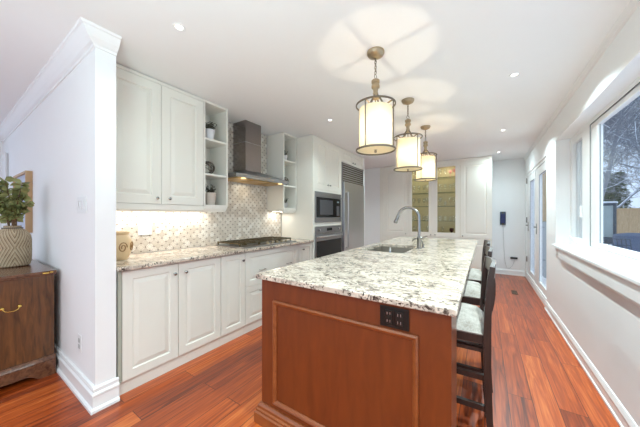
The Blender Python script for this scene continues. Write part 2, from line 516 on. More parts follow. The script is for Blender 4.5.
# ------------------------------------------------------------------ the room shell
H = 2.518
XP, YP, YP2 = -2.171, .59, .704            # end of the stub wall, its two faces
XR = .72                                    # inner face of the window wall
XW = -2.80                                  # wall behind the cabinets
YB = 6.89                                   # back wall
struct('floor', MB().box(-6.3, 1.0, -3.0, YB + .1, -.1, 0), M['floor'], 'glossy reddish cherry plank floor')
struct('ceiling', MB().box(-6.3, 1.0, -3.0, YB + .1, H, H + .1), M['ceil'], 'flat white ceiling')
struct('wall_partition', MB().box(-6.2, XP, YP, YP2, 0, H), M['wall'], 'white stub wall between dining area and cabinets')
struct('wall_left', MB().box(XW - .1, XW, YP2, YB, 0, H), M['wall'], 'white wall behind the kitchen cabinets')
struct('wall_back', MB().box(XW - .1, 1.0, YB, YB + .1, 0, H), M['wall'], 'white back wall beside the display cabinet')
struct('wall_back_return', MB().box(XW, -2.235, 6.25, YB, 0, H), M['wall'], 'white wall return between fridge and display cabinet')
struct('wall_dining', MB().box(-6.3, -6.2, -3.0, -2.6, 0, H).box(-6.3, -6.2, .2, YP2, 0, H).box(-6.3, -6.2, -2.6, .2, 0, .3).box(-6.3, -6.2, -2.6, .2, 2.35, H), M['wall'])
# window wall with the deep picture-window recess and the recessed garden door
WY0, WY1, WZ0, WZ1 = -.2, 4.12, .955, 2.205
DY0, DY1, DZ0, DZ1 = 4.66, 6.72, .09, 2.14
XO = .97
w = MB()
w.box(XR, XO, -3.0, -2.75, 0, H).box(XR, XO, -.75, WY0, 0, H).box(XR, XO, -2.75, -.75, 0, .6).box(XR, XO, -2.75, -.75, 2.3, H)
w.box(XR, XO, WY0, WY1, 0, WZ0 - .05)
w.box(XR, XO, WY0, WY1, WZ1, H)
w.box(XR, XO, WY1, DY0, 0, H)
w.box(XR, XO, DY0, DY1, DZ1, H)
w.box(XR, XO, DY0, DY1, 0, DZ0)
w.box(XR, XO, DY1, YB, 0, H)
struct('wall_right', w, M['wall'], 'white window wall on the right')
struct('wall_rear', MB().box(-6.2, XR, -3.1, -3.0, 0, .3).box(-6.2, XR, -3.1, -3.0, 2.4, H).box(-6.2, -5.7, -3.1, -3.0, .3, 2.4).box(.5, XR, -3.1, -3.0, .3, 2.4), M['wall'])

# crown and baseboards
cp = [(0, 2.418), (.010, 2.418), (.014, 2.432), (.030, 2.440), (.052, 2.458), (.070, 2.482), (.082, 2.500), (.092, 2.504), (.096, H), (0, H)]
struct('trim_1', MB().sweep(cp, lambda p: [(-6.2, YP - p), (XP + p, YP - p), (XP + p, YP2)]), M['trim'], 'white crown moulding on the stub wall')
bp = [(0, 0), (.030, 0), (.030, .018), (.024, .026), (.018, .030), (.018, .098), (.022, .104), (.022, .116), (.012, .126), (.012, .142), (.016, .147), (.012, .158), (0, .160)]
struct('baseboard_partition', MB().sweep(bp, lambda p: [(-6.2, YP - p), (XP + p, YP - p), (XP + p, YP2 + .012)]), M['trim'], 'tall stepped white baseboard around the stub wall')
br_ = [(0, 0), (.024, 0), (.024, .016), (.016, .022), (.014, .075), (.018, .082), (.012, .1), (.006, .115), (0, .118)]
struct('baseboard_right', MB().sweep(br_, lambda p: [(XR - p, -3.0), (XR - p, DY0)]), M['trim'], 'white baseboard along the window wall')
struct('baseboard_back', MB().sweep(br_, lambda p: [(.16, YB - p), (XR, YB - p)]), M['trim'], 'white baseboard on the back wall')
struct('trim_2', MB().prism([(2.470, .715), (2.474, .703), (2.480, .703), (2.490, .710), (2.506, .696), (H, .692), (H, .72), (2.470, .72)], 1, -3.0, YB), M['trim'], 'thin white bead at ceiling edge of window wall')

# ---- window recess: sill, frames, glass
win = struct('window_1', MB()
    .box(.845, .90, WY0, WY1, WZ0, 1.0).box(.845, .90, WY0, WY1, WZ1 - .035, WZ1)
    .box(.845, .90, 4.055, WY1, 1.0, WZ1 - .035).box(.845, .90, 3.45, 3.67, 1.0, WZ1 - .035), M['trim'], 'large white picture window with narrow casement')
sash = MB()
y0, y1, z0, z1 = .3, 3.445, 1.003, 2.165
for a in ((y0, y1, z0, z0 + .045), (y0, y1, z1 - .045, z1)): sash.box(.852, .892, a[0], a[1], a[2], a[3], .006)
sash.box(.852, .892, y1 - .16, y1, z0 + .045, z1 - .045, .006).box(.852, .892, y0, y0 + .08, z0 + .045, z1 - .045, .006)
struct('window_sash', sash, M['trim'], parent=win)
struct('window_seal', MB().box(.846, .850, y0, 3.453, 2.164, 2.172).box(.846, .850, 3.447, 3.455, z0, 2.172).box(.868, .8715, 3.2795, 3.284, z0 + .045, z1 - .045), M['seal'], parent=win)
struct('window_glass', MB().box(.872, .876, y0 + .08, 3.279, z0 + .045, z1 - .045), M['glass'], parent=win)
cs = MB().box(.852, .892, 3.67, 3.69, 1.0, 2.17).box(.852, .892, 4.03, 4.055, 1.0, 2.17).box(.852, .892, 3.69, 4.03, 1.0, 1.05).box(.852, .892, 3.69, 4.03, 2.12, 2.17)
struct('casement_sash', cs, M['trim'], parent=win)
struct('casement_glass', MB().box(.866, .869, 3.69, 4.03, 1.05, 2.12), M['glass'], parent=win)
sc = MB()
for k in range(7): sc.box(.880 + .005 * (k % 2), .883 + .005 * (k % 2), 3.691 + .0484 * k, 3.691 + .0484 * (k + 1), 1.05, 2.12)
struct('casement_blind', sc, M['blind'], parent=win)
ck = MB().box(.825, .852, 3.78, 3.93, 1.0, 1.012, .004).tube([(.835, 3.83, 1.012), (.822, 3.86, 1.03), (.815, 3.93, 1.05), (.815, 3.97, 1.075)], .009, 8)
struct('casement_crank', ck, M['plastic_w'], parent=win, smooth=True)
lk = MB().box(.828, .8515, 3.675, 3.69, 1.28, 1.40, .004)
struct('casement_lock', lk, M['plastic_w'], parent=win)
struct('trim_3', MB().box(.68, .85, WY0 - .06, WY1 - .003, .922, WZ0, .008).box(.692, .719, WY0, 3.86, .822, .921, .003).box(.698, .719, WY0, 3.86, .800, .822, .004), M['trim'], 'white window stool and apron under the picture window')

# ---- garden door pair in its recess
dr = struct('door_1', MB().box(.733, .82, DY0, DY0 + .03, DZ0, DZ1).box(.733, .82, DY1 - .05, DY1, DZ0, DZ1).box(.733, .82, DY0 + .03, DY1 - .05, DZ1 - .05, DZ1).box(.724, .86, DY0, DY1, DZ0, DZ0 + .03)
            .box(.733, .82, 5.70, 5.725, DZ0 + .03, DZ1 - .05), M['trim'], 'white double garden door with tall glass lights')
for a, b in ((DY0 + .03, 5.70), (5.725, DY1 - .05)):
    lf = MB()
    lf.box(.738, .778, a + .004, a + .105, DZ0 + .035, DZ1 - .055, .004).box(.738, .778, b - .31, b - .004, DZ0 + .035, DZ1 - .055, .004)
    lf.box(.738, .778, a + .105, b - .31, DZ0 + .035, DZ0 + .135, .004).box(.738, .778, a + .105, b - .31, DZ1 - .185, DZ1 - .055, .004)
    l_ = struct('door_leaf', lf, M['trim'], parent=dr)
    struct('door_glass', MB().box(.757, .761, a + .105, b - .31, DZ0 + .135, DZ1 - .185), M['glass'], parent=l_)
    struct('glass_seal', MB().box(.742, .744, b - .325, b - .309, DZ0 + .13, DZ1 - .18).box(.742, .744, a + .105, b - .325, DZ1 - .193, DZ1 - .182), M['seal'], parent=l_)
    struct('door_handle', MB().box(.730, .7375, b - .12, b - .085, .98, 1.16, .003).tube([(.735, b - .1, 1.1), (.700, b - .1, 1.1), (.696, b - .2, 1.1)], .009, 8), M['nickel'], parent=l_, smooth=True)
hg = MB()
for z in (.35, 1.15, 1.95): hg.box(.712, .7325, DY1 - .06, DY1 - .03, z, z + .11, .004)
struct('door_hinge', hg, M['nickel'], parent=dr)

# far doorway casing at the end of the stub wall, in the dining area
struct('trim_4', MB().box(-6.2, -5.72, YP - .02, YP - .002, 0, 2.19).box(-5.82, -5.70, YP - .03, YP - .021, 0, 2.20), M['trim'], 'white door casing at far end of the stub wall')

# ---- tile
struct('trim_5', MB().box(XW, XW + .01, YP2, 3.112, .936, 1.40).box(XW, XW + .01, 1.842, 2.785, 1.40, H), M['tile'], 'cream mosaic tile backsplash with small dark diamonds')

# ------------------------------------------------------------------ cabinets on the left run (local x = along wall, local y = into wall)
XD = -2.174
RZ = R(90)
def knob(mb_parent, x, z, y=0., name='knob'):
    return MB().lathe_dir([(.006, 0), (.005, .014), (.013, .018), (.013, .026), (.008, .030)], (x, y - .0, z), (0, -1, 0), 12).build(name, M['nickel'], mb_parent, True)
def pull(parent, x, z, y=0., L_=.085):
    return MB().tube([(x - L_ / 2, y, z), (x - L_ / 2, y - .025, z), (x + L_ / 2, y - .025, z), (x + L_ / 2, y, z)], .0045, 8).build('pull', M['nickel'], parent, True)

def base_cabinet(label, y0, y1, fronts, name='base_cabinet', filler=False):
    t = thing(name, label, 'cabinet', (XD, y0, 0), RZ)
    w_ = y1 - y0
    MB().box(0, w_, .021, .60, .10, .903).build('body', M['cab'], t)
    MB().box(0, w_, .03, .045, 0, .0995).build('toe_kick', M['cab'], t)
    if filler: MB().box(0, filler, .004, .0205, .1, .9).build('filler_strip', M['tape'], t)
    for f in fronts:
        a, b, c, d = f['r']
        nm = f.get('n', 'door')
        dd = MB().door(a + .002, b - .002, c, d, 0, .02, f.get('fr', .062)).build(nm, M['cab'], t)
        for kx, kz in f.get('k', ()): knob(dd, kx, kz)
        for kx, kz in f.get('p', ()): pull(dd, kx, kz)
    return t
base_cabinet('off-white two-door base cabinet next to the stub wall', YP2 + .012, 1.548,
             [dict(r=(.024, .419, .105, .895), k=[(.385, .812)]), dict(r=(.421, .831, .105, .895), k=[(.478, .812)])], filler=.022)
base_cabinet('narrow off-white single-door base cabinet left of the drawers', 1.55, 1.848, [dict(r=(0, .298, .105, .895), k=[(.262, .818)], fr=.055)])
base_cabinet('wide off-white drawer cabinet below the gas cooktop', 1.85, 2.778,
             [dict(r=(0, .928, .515, .895), n='drawer', p=[(.245, .672), (.72, .672)]), dict(r=(0, .928, .105, .511), n='drawer', p=[(.245, .44), (.72, .44)])], name='drawer_cabinet')
base_cabinet('narrow off-white base cabinet right of the cooktop drawers, against the oven tower', 2.78, 3.112, [dict(r=(0, .332, .105, .895), k=[(.10, .815)], fr=.055)])
ct = MB().box(-2.785, -2.139, YP2 + .003, 3.112, .904, .934, .004).build('countertop', M['granite'])
tag(ct, 'speckled granite countertop along the left wall cabinets', 'countertop')

# upper cabinets
XU = -2.453
def lightrail(w_):
    return MB().prism([(.0, 1.352), (.0, 1.398), (.33, 1.398), (.33, 1.372), (.03, 1.372), (.022, 1.336), (.010, 1.336)][::-1], 0, 0, w_)
t = thing('wall_cabinet', 'tall off-white two-door wall cabinet above the granite counter', 'cabinet', (XU, YP2 + .006, 0), RZ)
W_ = 1.541 - (YP2 + .006)
MB().box(0, W_, .021, .33, 1.399, 2.512).build('body', M['cab'], t)
lightrail(W_).build('light_rail', M['cab'], t)
MB().box(0, W_, .0, .0205, 2.484, 2.510).build('top_trim', M['cab'], t)
y_ = YP2 + .006
d1 = MB().door(.012, 1.132 - y_ - .002, 1.402, 2.48, 0, .02, .075).build('door', M['cab'], t); knob(d1, 1.09 - y_, 1.453)
d2 = MB().door(1.132 - y_ + .002, W_ - .003, 1.402, 2.48, 0, .02, .075).build('door', M['cab'], t); knob(d2, 1.196 - y_, 1.453)

def shelf_unit(label, y0, y1):
    t = thing('open_shelf_unit', label, 'shelf unit', (XU, y0, 0), RZ)
    w_ = y1 - y0
    bd = MB().box(0, .018, 0, .33, 1.40, 2.512).box(w_ - .018, w_, 0, .33, 1.40, 2.512).box(.018, w_ - .018, .318, .33, 1.40, 2.512)
    bd.box(.018, w_ - .018, 0, .318, 2.488, 2.512)
    bd.build('body', M['cab'], t)
    for z in (1.40, 1.738, 2.112):
        MB().box(.0181, w_ - .0181, .003, .317, z - .012 if z > 1.5 else z, z + .008 if z > 1.5 else z + .012).build('shelf', M['cab'], t)
    # scooped end bracket below
    MB().prism([(.0, 1.372), (.0, 1.399), (.33, 1.399), (.33, 1.372), (.04, 1.372), (.022, 1.336), (.012, 1.336)][::-1], 0, 0, w_ - .05).build('light_rail', M['cab'], t)
    MB().prism([(w_ - .05, 1.336), (w_ - .028, 1.352), (w_ - .01, 1.38), (w_, 1.399), (w_ - .05, 1.399)] and
               [(1.336, w_ - .049), (1.352, w_ - .028), (1.380, w_ - .012), (1.399, w_), (1.399, w_ - .049)], 1, .0, .32).build('corner_bracket', M['cab'], t)
    return t
shelf_unit('off-white open shelf unit left of the range hood', 1.543, 1.839)
shelf_unit('off-white open shelf unit right of the range hood', 2.788, 3.091)

# under-cabinet strips
for nm, ya, yb in (('under the two-door wall cabinet', .78, 1.78), ('under the shelf unit right of the hood', 2.82, 3.03)):
    s_ = thing('under_cabinet_light', 'slim warm LED strip ' + nm, 'light', (-2.70, (ya + yb) / 2, 1.360))
    MB().box(-.02, .02, -(yb - ya) / 2, (yb - ya) / 2, 0, .010).build('housing', M['plastic_w'], s_)
    MB().box(-.014, .014, -(yb - ya) / 2 + .01, (yb - ya) / 2 - .01, -.003, -.0005).build('diffuser', M['strip'], s_)
    area_light('strip_light', (0, 0, -.008), (0, 0, 0), .03, yb - ya - .05, STRIP_W * (yb - ya), (1, .97, .9), s_)

# ------------------------------------------------------------------ oven tower and fridge
XT = -2.16
TY0, TY1 = 3.116, 4.02
t = thing('oven_tower_cabinet', 'tall off-white cabinet holding the microwave and wall oven', 'cabinet', (XT, TY0, 0), RZ)
tw = TY1 - TY0
MB().box(0, .045, .0, .62, 0, 2.512).box(tw - .03, tw, 0, .62, 0, 2.512).box(.045, tw - .03, .021, .62, 1.70, 2.512).box(.045, tw - .03, 0.0, .60, 1.128, 1.186)\
    .box(.045, tw - .03, .021, .60, .1, .62).box(.045, tw - .03, .58, .62, .62, 1.70).box(.045, tw - .03, 0, .021, 1.672, 1.705).box(.045, tw - .03, 0, .021, 2.482, 2.512).build('body', M['cab'], t)
MB().box(.045, tw - .03, .04, .06, 0, .0995).build('toe_kick', M['cab'], t)
for a, b, kx in ((.047, .445, .41), (.449, tw - .032, .485)):
    d = MB().door(a, b, 1.708, 2.48, 0, .02, .07).build('door', M['cab'], t); knob(d, kx, 1.79)
d = MB().door(.047, tw - .032, .105, .60, 0, .02, .07).build('drawer', M['cab'], t); pull(d, tw / 2, .42)

ax0, ax1 = .048, tw - .034
t = thing('microwave', 'built-in black glass microwave with steel trim, above the wall oven', 'microwave', (XT, TY0, 0), RZ)
MB().box(ax0, ax1, .0, .45, 1.19, 1.668).build('body', M['steel_h'], t)
MB().box(ax0, ax1, -.012, -.0005, 1.625, 1.668, .002).box(ax0, ax1, -.014, -.0005, 1.19, 1.222, .002).box(ax0, ax1, -.020, -.0005, 1.585, 1.602, .003).box(ax0, ax1, -.02, -.0005, 1.245, 1.262, .003)\
    .box(ax0, ax0 + .03, -.012, -.0005, 1.225, 1.622, .002).box(ax1 - .03, ax1, -.012, -.0005, 1.225, 1.622, .002).build('trim_frame', M['steel_h'], t)
dd = MB().box(ax0 + .034, ax1 - .22, -.014, -.0005, 1.268, 1.58, .002).build('door', M['blackglass'], t)
MB().box(ax0 + .12, ax1 - .30, -.0155, -.0142, 1.31, 1.545).build('window', mat('smoked_microwave_window', (74, 76, 82), .12), dd)
pn = MB().box(ax1 - .215, ax1 - .034, -.014, -.0005, 1.268, 1.58, .002).build('control_panel', M['blackglass'], t)
MB().box(ax1 - .15, ax1 - .09, -.0155, -.0142, 1.515, 1.54).build('display', mat('pale_display', (150, 170, 176), .3), pn)
MB().box(ax1 - .17, ax1 - .075, -.0155, -.0142, 1.29, 1.46).build('keypad', mat('grey_keys', (84, 86, 92), .4), pn)

t = thing('wall_oven', 'built-in stainless wall oven with black window, below the microwave', 'oven', (XT, TY0, 0), RZ)
MB().box(ax0, ax1, 0, .55, .624, 1.124).build('body', M['steel_h'], t)
pn = MB().box(ax0, ax1, -.016, -.0005, 1.02, 1.124, .003).build('control_panel', M['steel_h'], t)
MB().box(ax0 + .33, ax1 - .33, -.018, -.0163, 1.05, 1.095).build('display', M['blackglass'], pn)
for kx in (ax0 + .1, ax1 - .1): MB().lathe_dir([(.02, 0), (.018, .02), (.012, .022)], (kx, -.016, 1.072), (0, -1, 0), 14).build('knob', M['steel'], pn, True)
dd = MB().box(ax0, ax1, -.022, -.0005, .628, 1.012, .003).build('door', M['steel_h'], t)
MB().box(ax0 + .02, ax1 - .02, -.024, -.0223, .634, .90).build('window', M['blackglass'], dd)
MB().tube([(ax0 + .04, -.022, .965), (ax0 + .04, -.062, .965), (ax1 - .04, -.062, .965), (ax1 - .04, -.022, .965)], .011, 10).build('handle', M['steel'], dd, True)

FY0, FY1 = 4.024, 4.985
fw = FY1 - FY0
t = thing('refrigerator', 'tall stainless steel built-in refrigerator with louvred top grille', 'refrigerator', (XT, FY0, 0), RZ)
MB().box(0, fw, .03, .62, .0, 2.262).build('body', M['steel_h'], t)
MB().box(0, .035, -.01, .029, .0, 2.262).box(fw - .02, fw, -.01, .029, 0, 2.262).build('side_frame', M['steel_h'], t)
g = MB().box(.036, fw - .021, .012, .029, 1.925, 2.26).build('grille', M['iron'], t)
sl = MB()
for k in range(8):
    z = 1.935 + k * .0405
    sl.prism([(-.012, z), (.010, z + .016), (.010, z + .030), (-.012, z + .014)], 0, .037, fw - .022)
sl.build('louvre', M['steel'], g)
dd = MB().box(.038, fw - .023, -.035, .028, .10, 1.915, .006).build('door', M['steel'], t)
MB().tube([(.10, -.035, .72), (.10, -.085, .72), (.10, -.085, 1.72), (.10, -.035, 1.72)], .012, 10).build('handle', M['steel'], dd, True)
MB().box(.02, fw - .02, .0, .029, .0, .09).build('toe_grille', M['iron'], t)

t = thing('fridge_top_cabinet', 'low two-door off-white cabinet above the refrigerator', 'cabinet', (XT, FY0, 0), RZ)
MB().box(-.002, fw + .002, .021, .62, 2.268, 2.512).box(-.002, fw + .002, 0, .021, 2.486, 2.512).build('body', M['cab'], t)
for a, b, kx in ((0, fw / 2, fw / 2 - .045), (fw / 2, fw, fw / 2 + .045)):
    d = MB().door(a + .002, b - .002, 2.272, 2.483, 0, .02, .045).build('door', M['cab'], t); knob(d, kx, 2.31)
tag(MB().box(XT - .63, XT + .012, FY1 + .004, FY1 + .04, 0, 2.514).build('end_panel', M['trim']), 'tall white end panel on the far side of the refrigerator', 'panel')

# ------------------------------------------------------------------ range hood
t = thing('range_hood', 'stainless chimney range hood above the gas cooktop', 'range hood', (0, 0, 0))
ch = MB().box(-2.788, -2.548, 2.172, 2.438, 1.873, 2.515).build('chimney', M['chimney'], t)
MB().box(-2.785, -2.545, 2.1685, 2.4415, 2.235, 2.240).build('seam_band', M['steel'], ch)
b = bmesh.new()
lo = [(-2.788, 1.868), (-2.35, 1.868), (-2.35, 2.778), (-2.788, 2.778)]; hi = [(-2.788, 2.165), (-2.54, 2.165), (-2.54, 2.445), (-2.788, 2.445)]
cz = MB(); bb = cz.bm
rows = [[bb.verts.new((x, y, z)) for x, y in q] for q, z in ((lo, 1.742), (lo, 1.785), (hi, 1.872))]
for A, B in zip(rows, rows[1:]):
    for i in range(4): bb.faces.new((A[i], A[(i + 1) % 4], B[(i + 1) % 4], B[i]))
bb.faces.new(rows[0][::-1]); bb.faces.new(rows[-1])
cz.build('canopy', M['steel_h'], t)
fl = MB()
for k in range(3): fl.box(-2.74, -2.40, 1.91 + k * .285, 2.165 + k * .285, 1.734, 1.7415)
fl.build('filter', M['filter'], t)
for y in (2.0, 2.64):
    MB().lathe([(.028, 1.7295), (.028, 1.7415)], (-2.385, y, 0), 14).build('hood_lamp', M['hoodlamp'], t)
area_light('hood_light', (-2.5, 2.32, 1.725), (0, 0, 0), .5, .2, .7, (1, .86, .62), t)

# ------------------------------------------------------------------ cooktop
t = thing('gas_cooktop', 'five-burner gas cooktop with black grates set on the granite counter', 'cooktop', (-2.46, 2.32, .9345))
MB().box(-.26, .26, -.455, .455, 0, .012, .004).build('tray', M['steel_h'], t)
for yy in (-.30, 0, .30):
    gr = MB()
    for a in (-.145, .145): gr.box(-.235, .165, yy + a - .006, yy + a + .006, .036, .05)
    for x in (-.23, -.13, -.03, .06, .16): gr.box(x - .006, x + .006, yy - .145, yy + .145, .036, .05)
    gr.box(-.235, .165, yy - .006, yy + .006, .038, .052)
    for x in (-.229, .159):
        for a in (-.139, .139): gr.box(x - .006, x + .006, yy + a - .006, yy + a + .006, .0125, .036)
    gr.build('grate', M['iron'], t)
for x, yy, r_ in ((-.14, -.30, .04), (.07, -.30, .03), (-.03, 0, .055), (-.14, .30, .04), (.07, .30, .03)):
    MB().lathe([(r_, .0125), (r_, .02), (r_ * .8, .022), (r_ * .8, .03), (r_ * .3, .033)], (x, yy, 0), 16).build('burner', M['iron'], t, True)
for k in range(5):
    MB().lathe([(.020, .0125), (.020, .018), (.016, .02), (.015, .038), (.010, .04)], (.215, -.06 + k * .085, 0), 14).build('control_knob', M['bronze'], t, True)

# ------------------------------------------------------------------ island
IX0, IX1, IY0, IY1 = -1.21, -.09, 1.11, 4.413
SX0, SX1, SY0, SY1 = -1.115, -.655, 2.47, 3.165
sl = MB()
xs = [IX0, SX0, SX1, IX1]; ys = [IY0, SY0, SY1, IY1]
b = sl.bm
top = {}; bot = {}
for i, x in enumerate(xs):
    for j, y in enumerate(ys):
        top[i, j] = b.verts.new((x, y, .934)); bot[i, j] = b.verts.new((x, y, .902))
for i in range(3):
    for j in range(3):
        if (i, j) == (1, 1): continue
        b.faces.new((top[i, j], top[i + 1, j], top[i + 1, j + 1], top[i, j + 1]))
        b.faces.new((bot[i, j], bot[i, j + 1], bot[i + 1, j + 1], bot[i + 1, j]))
def wallq(p, q): b.faces.new((bot[p], bot[q], top[q], top[p]))
for i in range(3): wallq((i, 0), (i + 1, 0)); wallq((i + 1, 3), (i, 3))
for j in range(3): wallq((3, j), (3, j + 1)); wallq((0, j + 1), (0, j))
wallq((2, 1), (1, 1)); wallq((1, 2), (2, 2)); wallq((2, 2), (2, 1)); wallq((1, 1), (1, 2))
ee = [e for e in b.edges if all(v.co.x in (IX0, IX1) or abs(v.co.y - IY0) < 1e-6 or abs(v.co.y - IY1) < 1e-6 for v in e.verts) and abs(e.verts[0].co.z - e.verts[1].co.z) < 1e-6 and len(e.link_faces) == 2 and abs(e.link_faces[0].normal.dot(e.link_faces[1].normal)) < .5]
bmesh.ops.recalc_face_normals(b, faces=b.faces[:])
ee = [e for e in b.edges if len(e.link_faces) == 2 and abs(e.link_faces[0].normal.dot(e.link_faces[1].normal)) < .5 and
      all(abs(v.co.x - IX0) < 1e-5 or abs(v.co.x - IX1) < 1e-5 or abs(v.co.y - IY0) < 1e-5 or abs(v.co.y - IY1) < 1e-5 for v in e.verts)]
bmesh.ops.bevel(b, geom=ee, offset=.006, segments=3, affect='EDGES', profile=.5)
isl_top = sl.build('island_countertop', M['granite'])
tag(isl_top, 'large cream granite island top with dark speckles and a sink cutout', 'countertop')

t = thing('kitchen_island', 'brown cherry wood kitchen island base with framed end panel', 'island', (0, 0, 0))
bx0, bx1, by0, by1 = -1.184, -.112, 1.140, 4.38
MB().box(bx0 + .03, -.43, 1.36, 2.44, .1, .9).box(bx0 + .03, -.43, 3.22, by1, .1, .9).box(bx0 + .03, -.43, 2.44, 3.22, .1, .66).build('body', M['cherry'], t)
end = MB().box(bx0, bx1, by0 + .001, 1.36, .0, .90).build('end_panel', M['cherry'], t)
# framed picture moulding on the end panel
fx0, fx1, fz0, fz1 = -1.082, -.238, .152, .782
mo = MB()
prof = [(0, 0), (.0, .010), (.008, .016), (.018, .012), (.026, .004), (.026, 0)]
mb_ = mo.bm
rows = []
for o_, d_ in prof:
    rows.append([mb_.verts.new((x, by0 - d_, z)) for x, z in ((fx0 + o_, fz0 + o_), (fx1 - o_, fz0 + o_), (fx1 - o_, fz1 - o_), (fx0 + o_, fz1 - o_))])
for A, B in zip(rows, rows[1:]):
    for i in range(4): mb_.faces.new((A[i], A[(i + 1) % 4], B[(i + 1) % 4], B[i]))
mo.build('panel_moulding', M['cherry_h'], t)
# stepped base moulding around the end
ib = [(0, 0), (.034, 0), (.034, .062), (.026, .070), (.026, .082), (.018, .088), (.018, .104), (.008, .118), (0, .12)]
MB().sweep(ib, lambda p: [(bx0 - p, 2.0), (bx0 - p, by0 - p), (bx1 + p * .3, by0 - p), (bx1 + p * .3, 1.36)]).build('base_moulding', M['cherry_h'], t)
for k in range(4):
    a = 1.38 + k * .75
    if k != 1:
        d = MB().door(0, .72, .12, .89, 0, .02, .06)
        d = d.build('door', M['cherry'], t); d.rotation_euler = (0, 0, R(-90)); d.location = (bx0 + .008, a + .73, 0)
        MB().lathe_dir([(.006, 0), (.013, .02), (.008, .028)], (.06, 0, .78), (0, -1, 0), 12).build('knob', M['nickel'], d, True)
MB().box(bx0 + .06, -.46, 1.37, by1 - .02, 0, .0995).build('toe_kick', M['cherry'], t)

# outlet on the island end
t = thing('island_outlet', 'black double power outlet on the wooden end of the island', 'outlet', (-.342, by0 - .001, .838))
MB().box(-.066, .066, -.006, 0, -.047, .047, .003).build('cover_plate', M['plastic_b'], t)
for sx in (-.024, .024):
    r_ = MB().box(sx - .018, sx + .018, -.0085, -.0062, -.034, .034, .002).build('socket', mat('black_socket', (24, 27, 24), .25), t)
    for z in (-.017, .017):
        for q in (-.0065, .0065): MB().box(sx + q - .0015, sx + q + .0015, -.0092, -.0086, z - .006, z + .006).build('slot', M['steel'], r_)

# sink, taps
t = thing('kitchen_sink', 'undermount stainless steel sink in the island top', 'sink', (0, 0, 0))
sk = MB(); b = sk.bm
q = [(SX0 - .006, SY0 - .006), (SX1 + .006, SY0 - .006), (SX1 + .006, SY1 + .006), (SX0 - .006, SY1 + .006)]
q2 = [(SX0 + .02, SY0 + .02), (SX1 - .02, SY0 + .02), (SX1 - .02, SY1 - .02), (SX0 + .02, SY1 - .02)]
ro = [(SX0 - .016, SY0 - .016), (SX1 + .016, SY0 - .016), (SX1 + .016, SY1 + .016), (SX0 - .016, SY1 + .016)]
rows = [[b.verts.new((x, y, z)) for x, y in Q] for Q, z in ((q, .900), (q, .72), (q2, .70))]
rows2 = [[b.verts.new((x, y, z)) for x, y in Q] for Q, z in ((q, .9), (ro, .9), (ro, .69))]
for RR in (rows, rows2):
    for A, B in zip(RR, RR[1:]):
        for i in range(4): b.faces.new((A[i], A[(i + 1) % 4], B[(i + 1) % 4], B[i]))
b.faces.new(rows[-1]); b.faces.new(rows2[-1][::-1])
sk.build('basin', M['basin'], t)
MB().lathe([(.045, .7005), (.045, .704), (.02, .703)], ((SX0 + SX1) / 2, (SY0 + SY1) / 2, 0), 18).build('drain', M['chrome'], t, True)

t = thing('kitchen_faucet', 'tall chrome gooseneck pull-down faucet on the island', 'faucet', (-.598, 2.89, .9342))
MB().lathe([(.028, 0), (.028, .006), (.022, .012), (.020, .10), (.022, .105), (.022, .125), (.014, .132)], (0, 0, 0), 18).build('base', M['chrome'], t, True)
pts = [(0, 0, .13), (0, 0, .30)]
for k in range(1, 15):
    a = math.pi * k / 14 * .92
    pts.append((-.115 + .115 * math.cos(a), 0, .335 + .118 * math.sin(a)))
MB().tube(pts, .0155, 12).build('neck', M['chrome'], t, True)
p = Vector(pts[-1]); dv = (Vector(pts[-1]) - Vector(pts[-2])).normalized()
MB().lathe_dir([(.0165, 0), (.018, .012), (.019, .05), (.024, .085), (.021, .092)], p, dv, 16).build('spray_head', M['chrome'], t, True)
MB().tube([(.0, .0, .115), (.03, -.012, .118), (.085, -.02, .145)], .007, 10).build('lever_handle', M['chrome'], t, True)
t = thing('filter_tap', 'small curved chrome side tap beside the tall faucet', 'faucet', (-.585, 3.03, .9342))
MB().lathe([(.018, 0), (.018, .006), (.011, .012), (.010, .03)], (0, 0, 0), 14).build('base', M['chrome'], t, True)
pp = [(0, 0, .03)] + [(-.065 + .065 * math.cos(math.pi * k / 10 * .8), 0, .035 + .062 * math.sin(math.pi * k / 10 * .8)) for k in range(11)]
MB().tube(pp, .006, 10).build('spout', M['chrome'], t, True)
MB().tube([(0, 0, .025), (.02, -.03, .04)], .005, 8).build('lever_handle', M['chrome'], t, True)
t = thing('soap_bottle', 'slim pale blue bottle standing in the island sink', 'bottle', (-.93, 2.93, .7005))
MB().lathe([(.022, 0), (.024, .01), (.024, .13), (.010, .16), (.010, .175)], (0, 0, 0), 14).build('body', M['blue'], t, True)
MB().lathe([(.012, .1752), (.012, .20), (.006, .215), (.006, .226)], (0, 0, 0), 12).build('cap', M['plastic_w'], t, True)

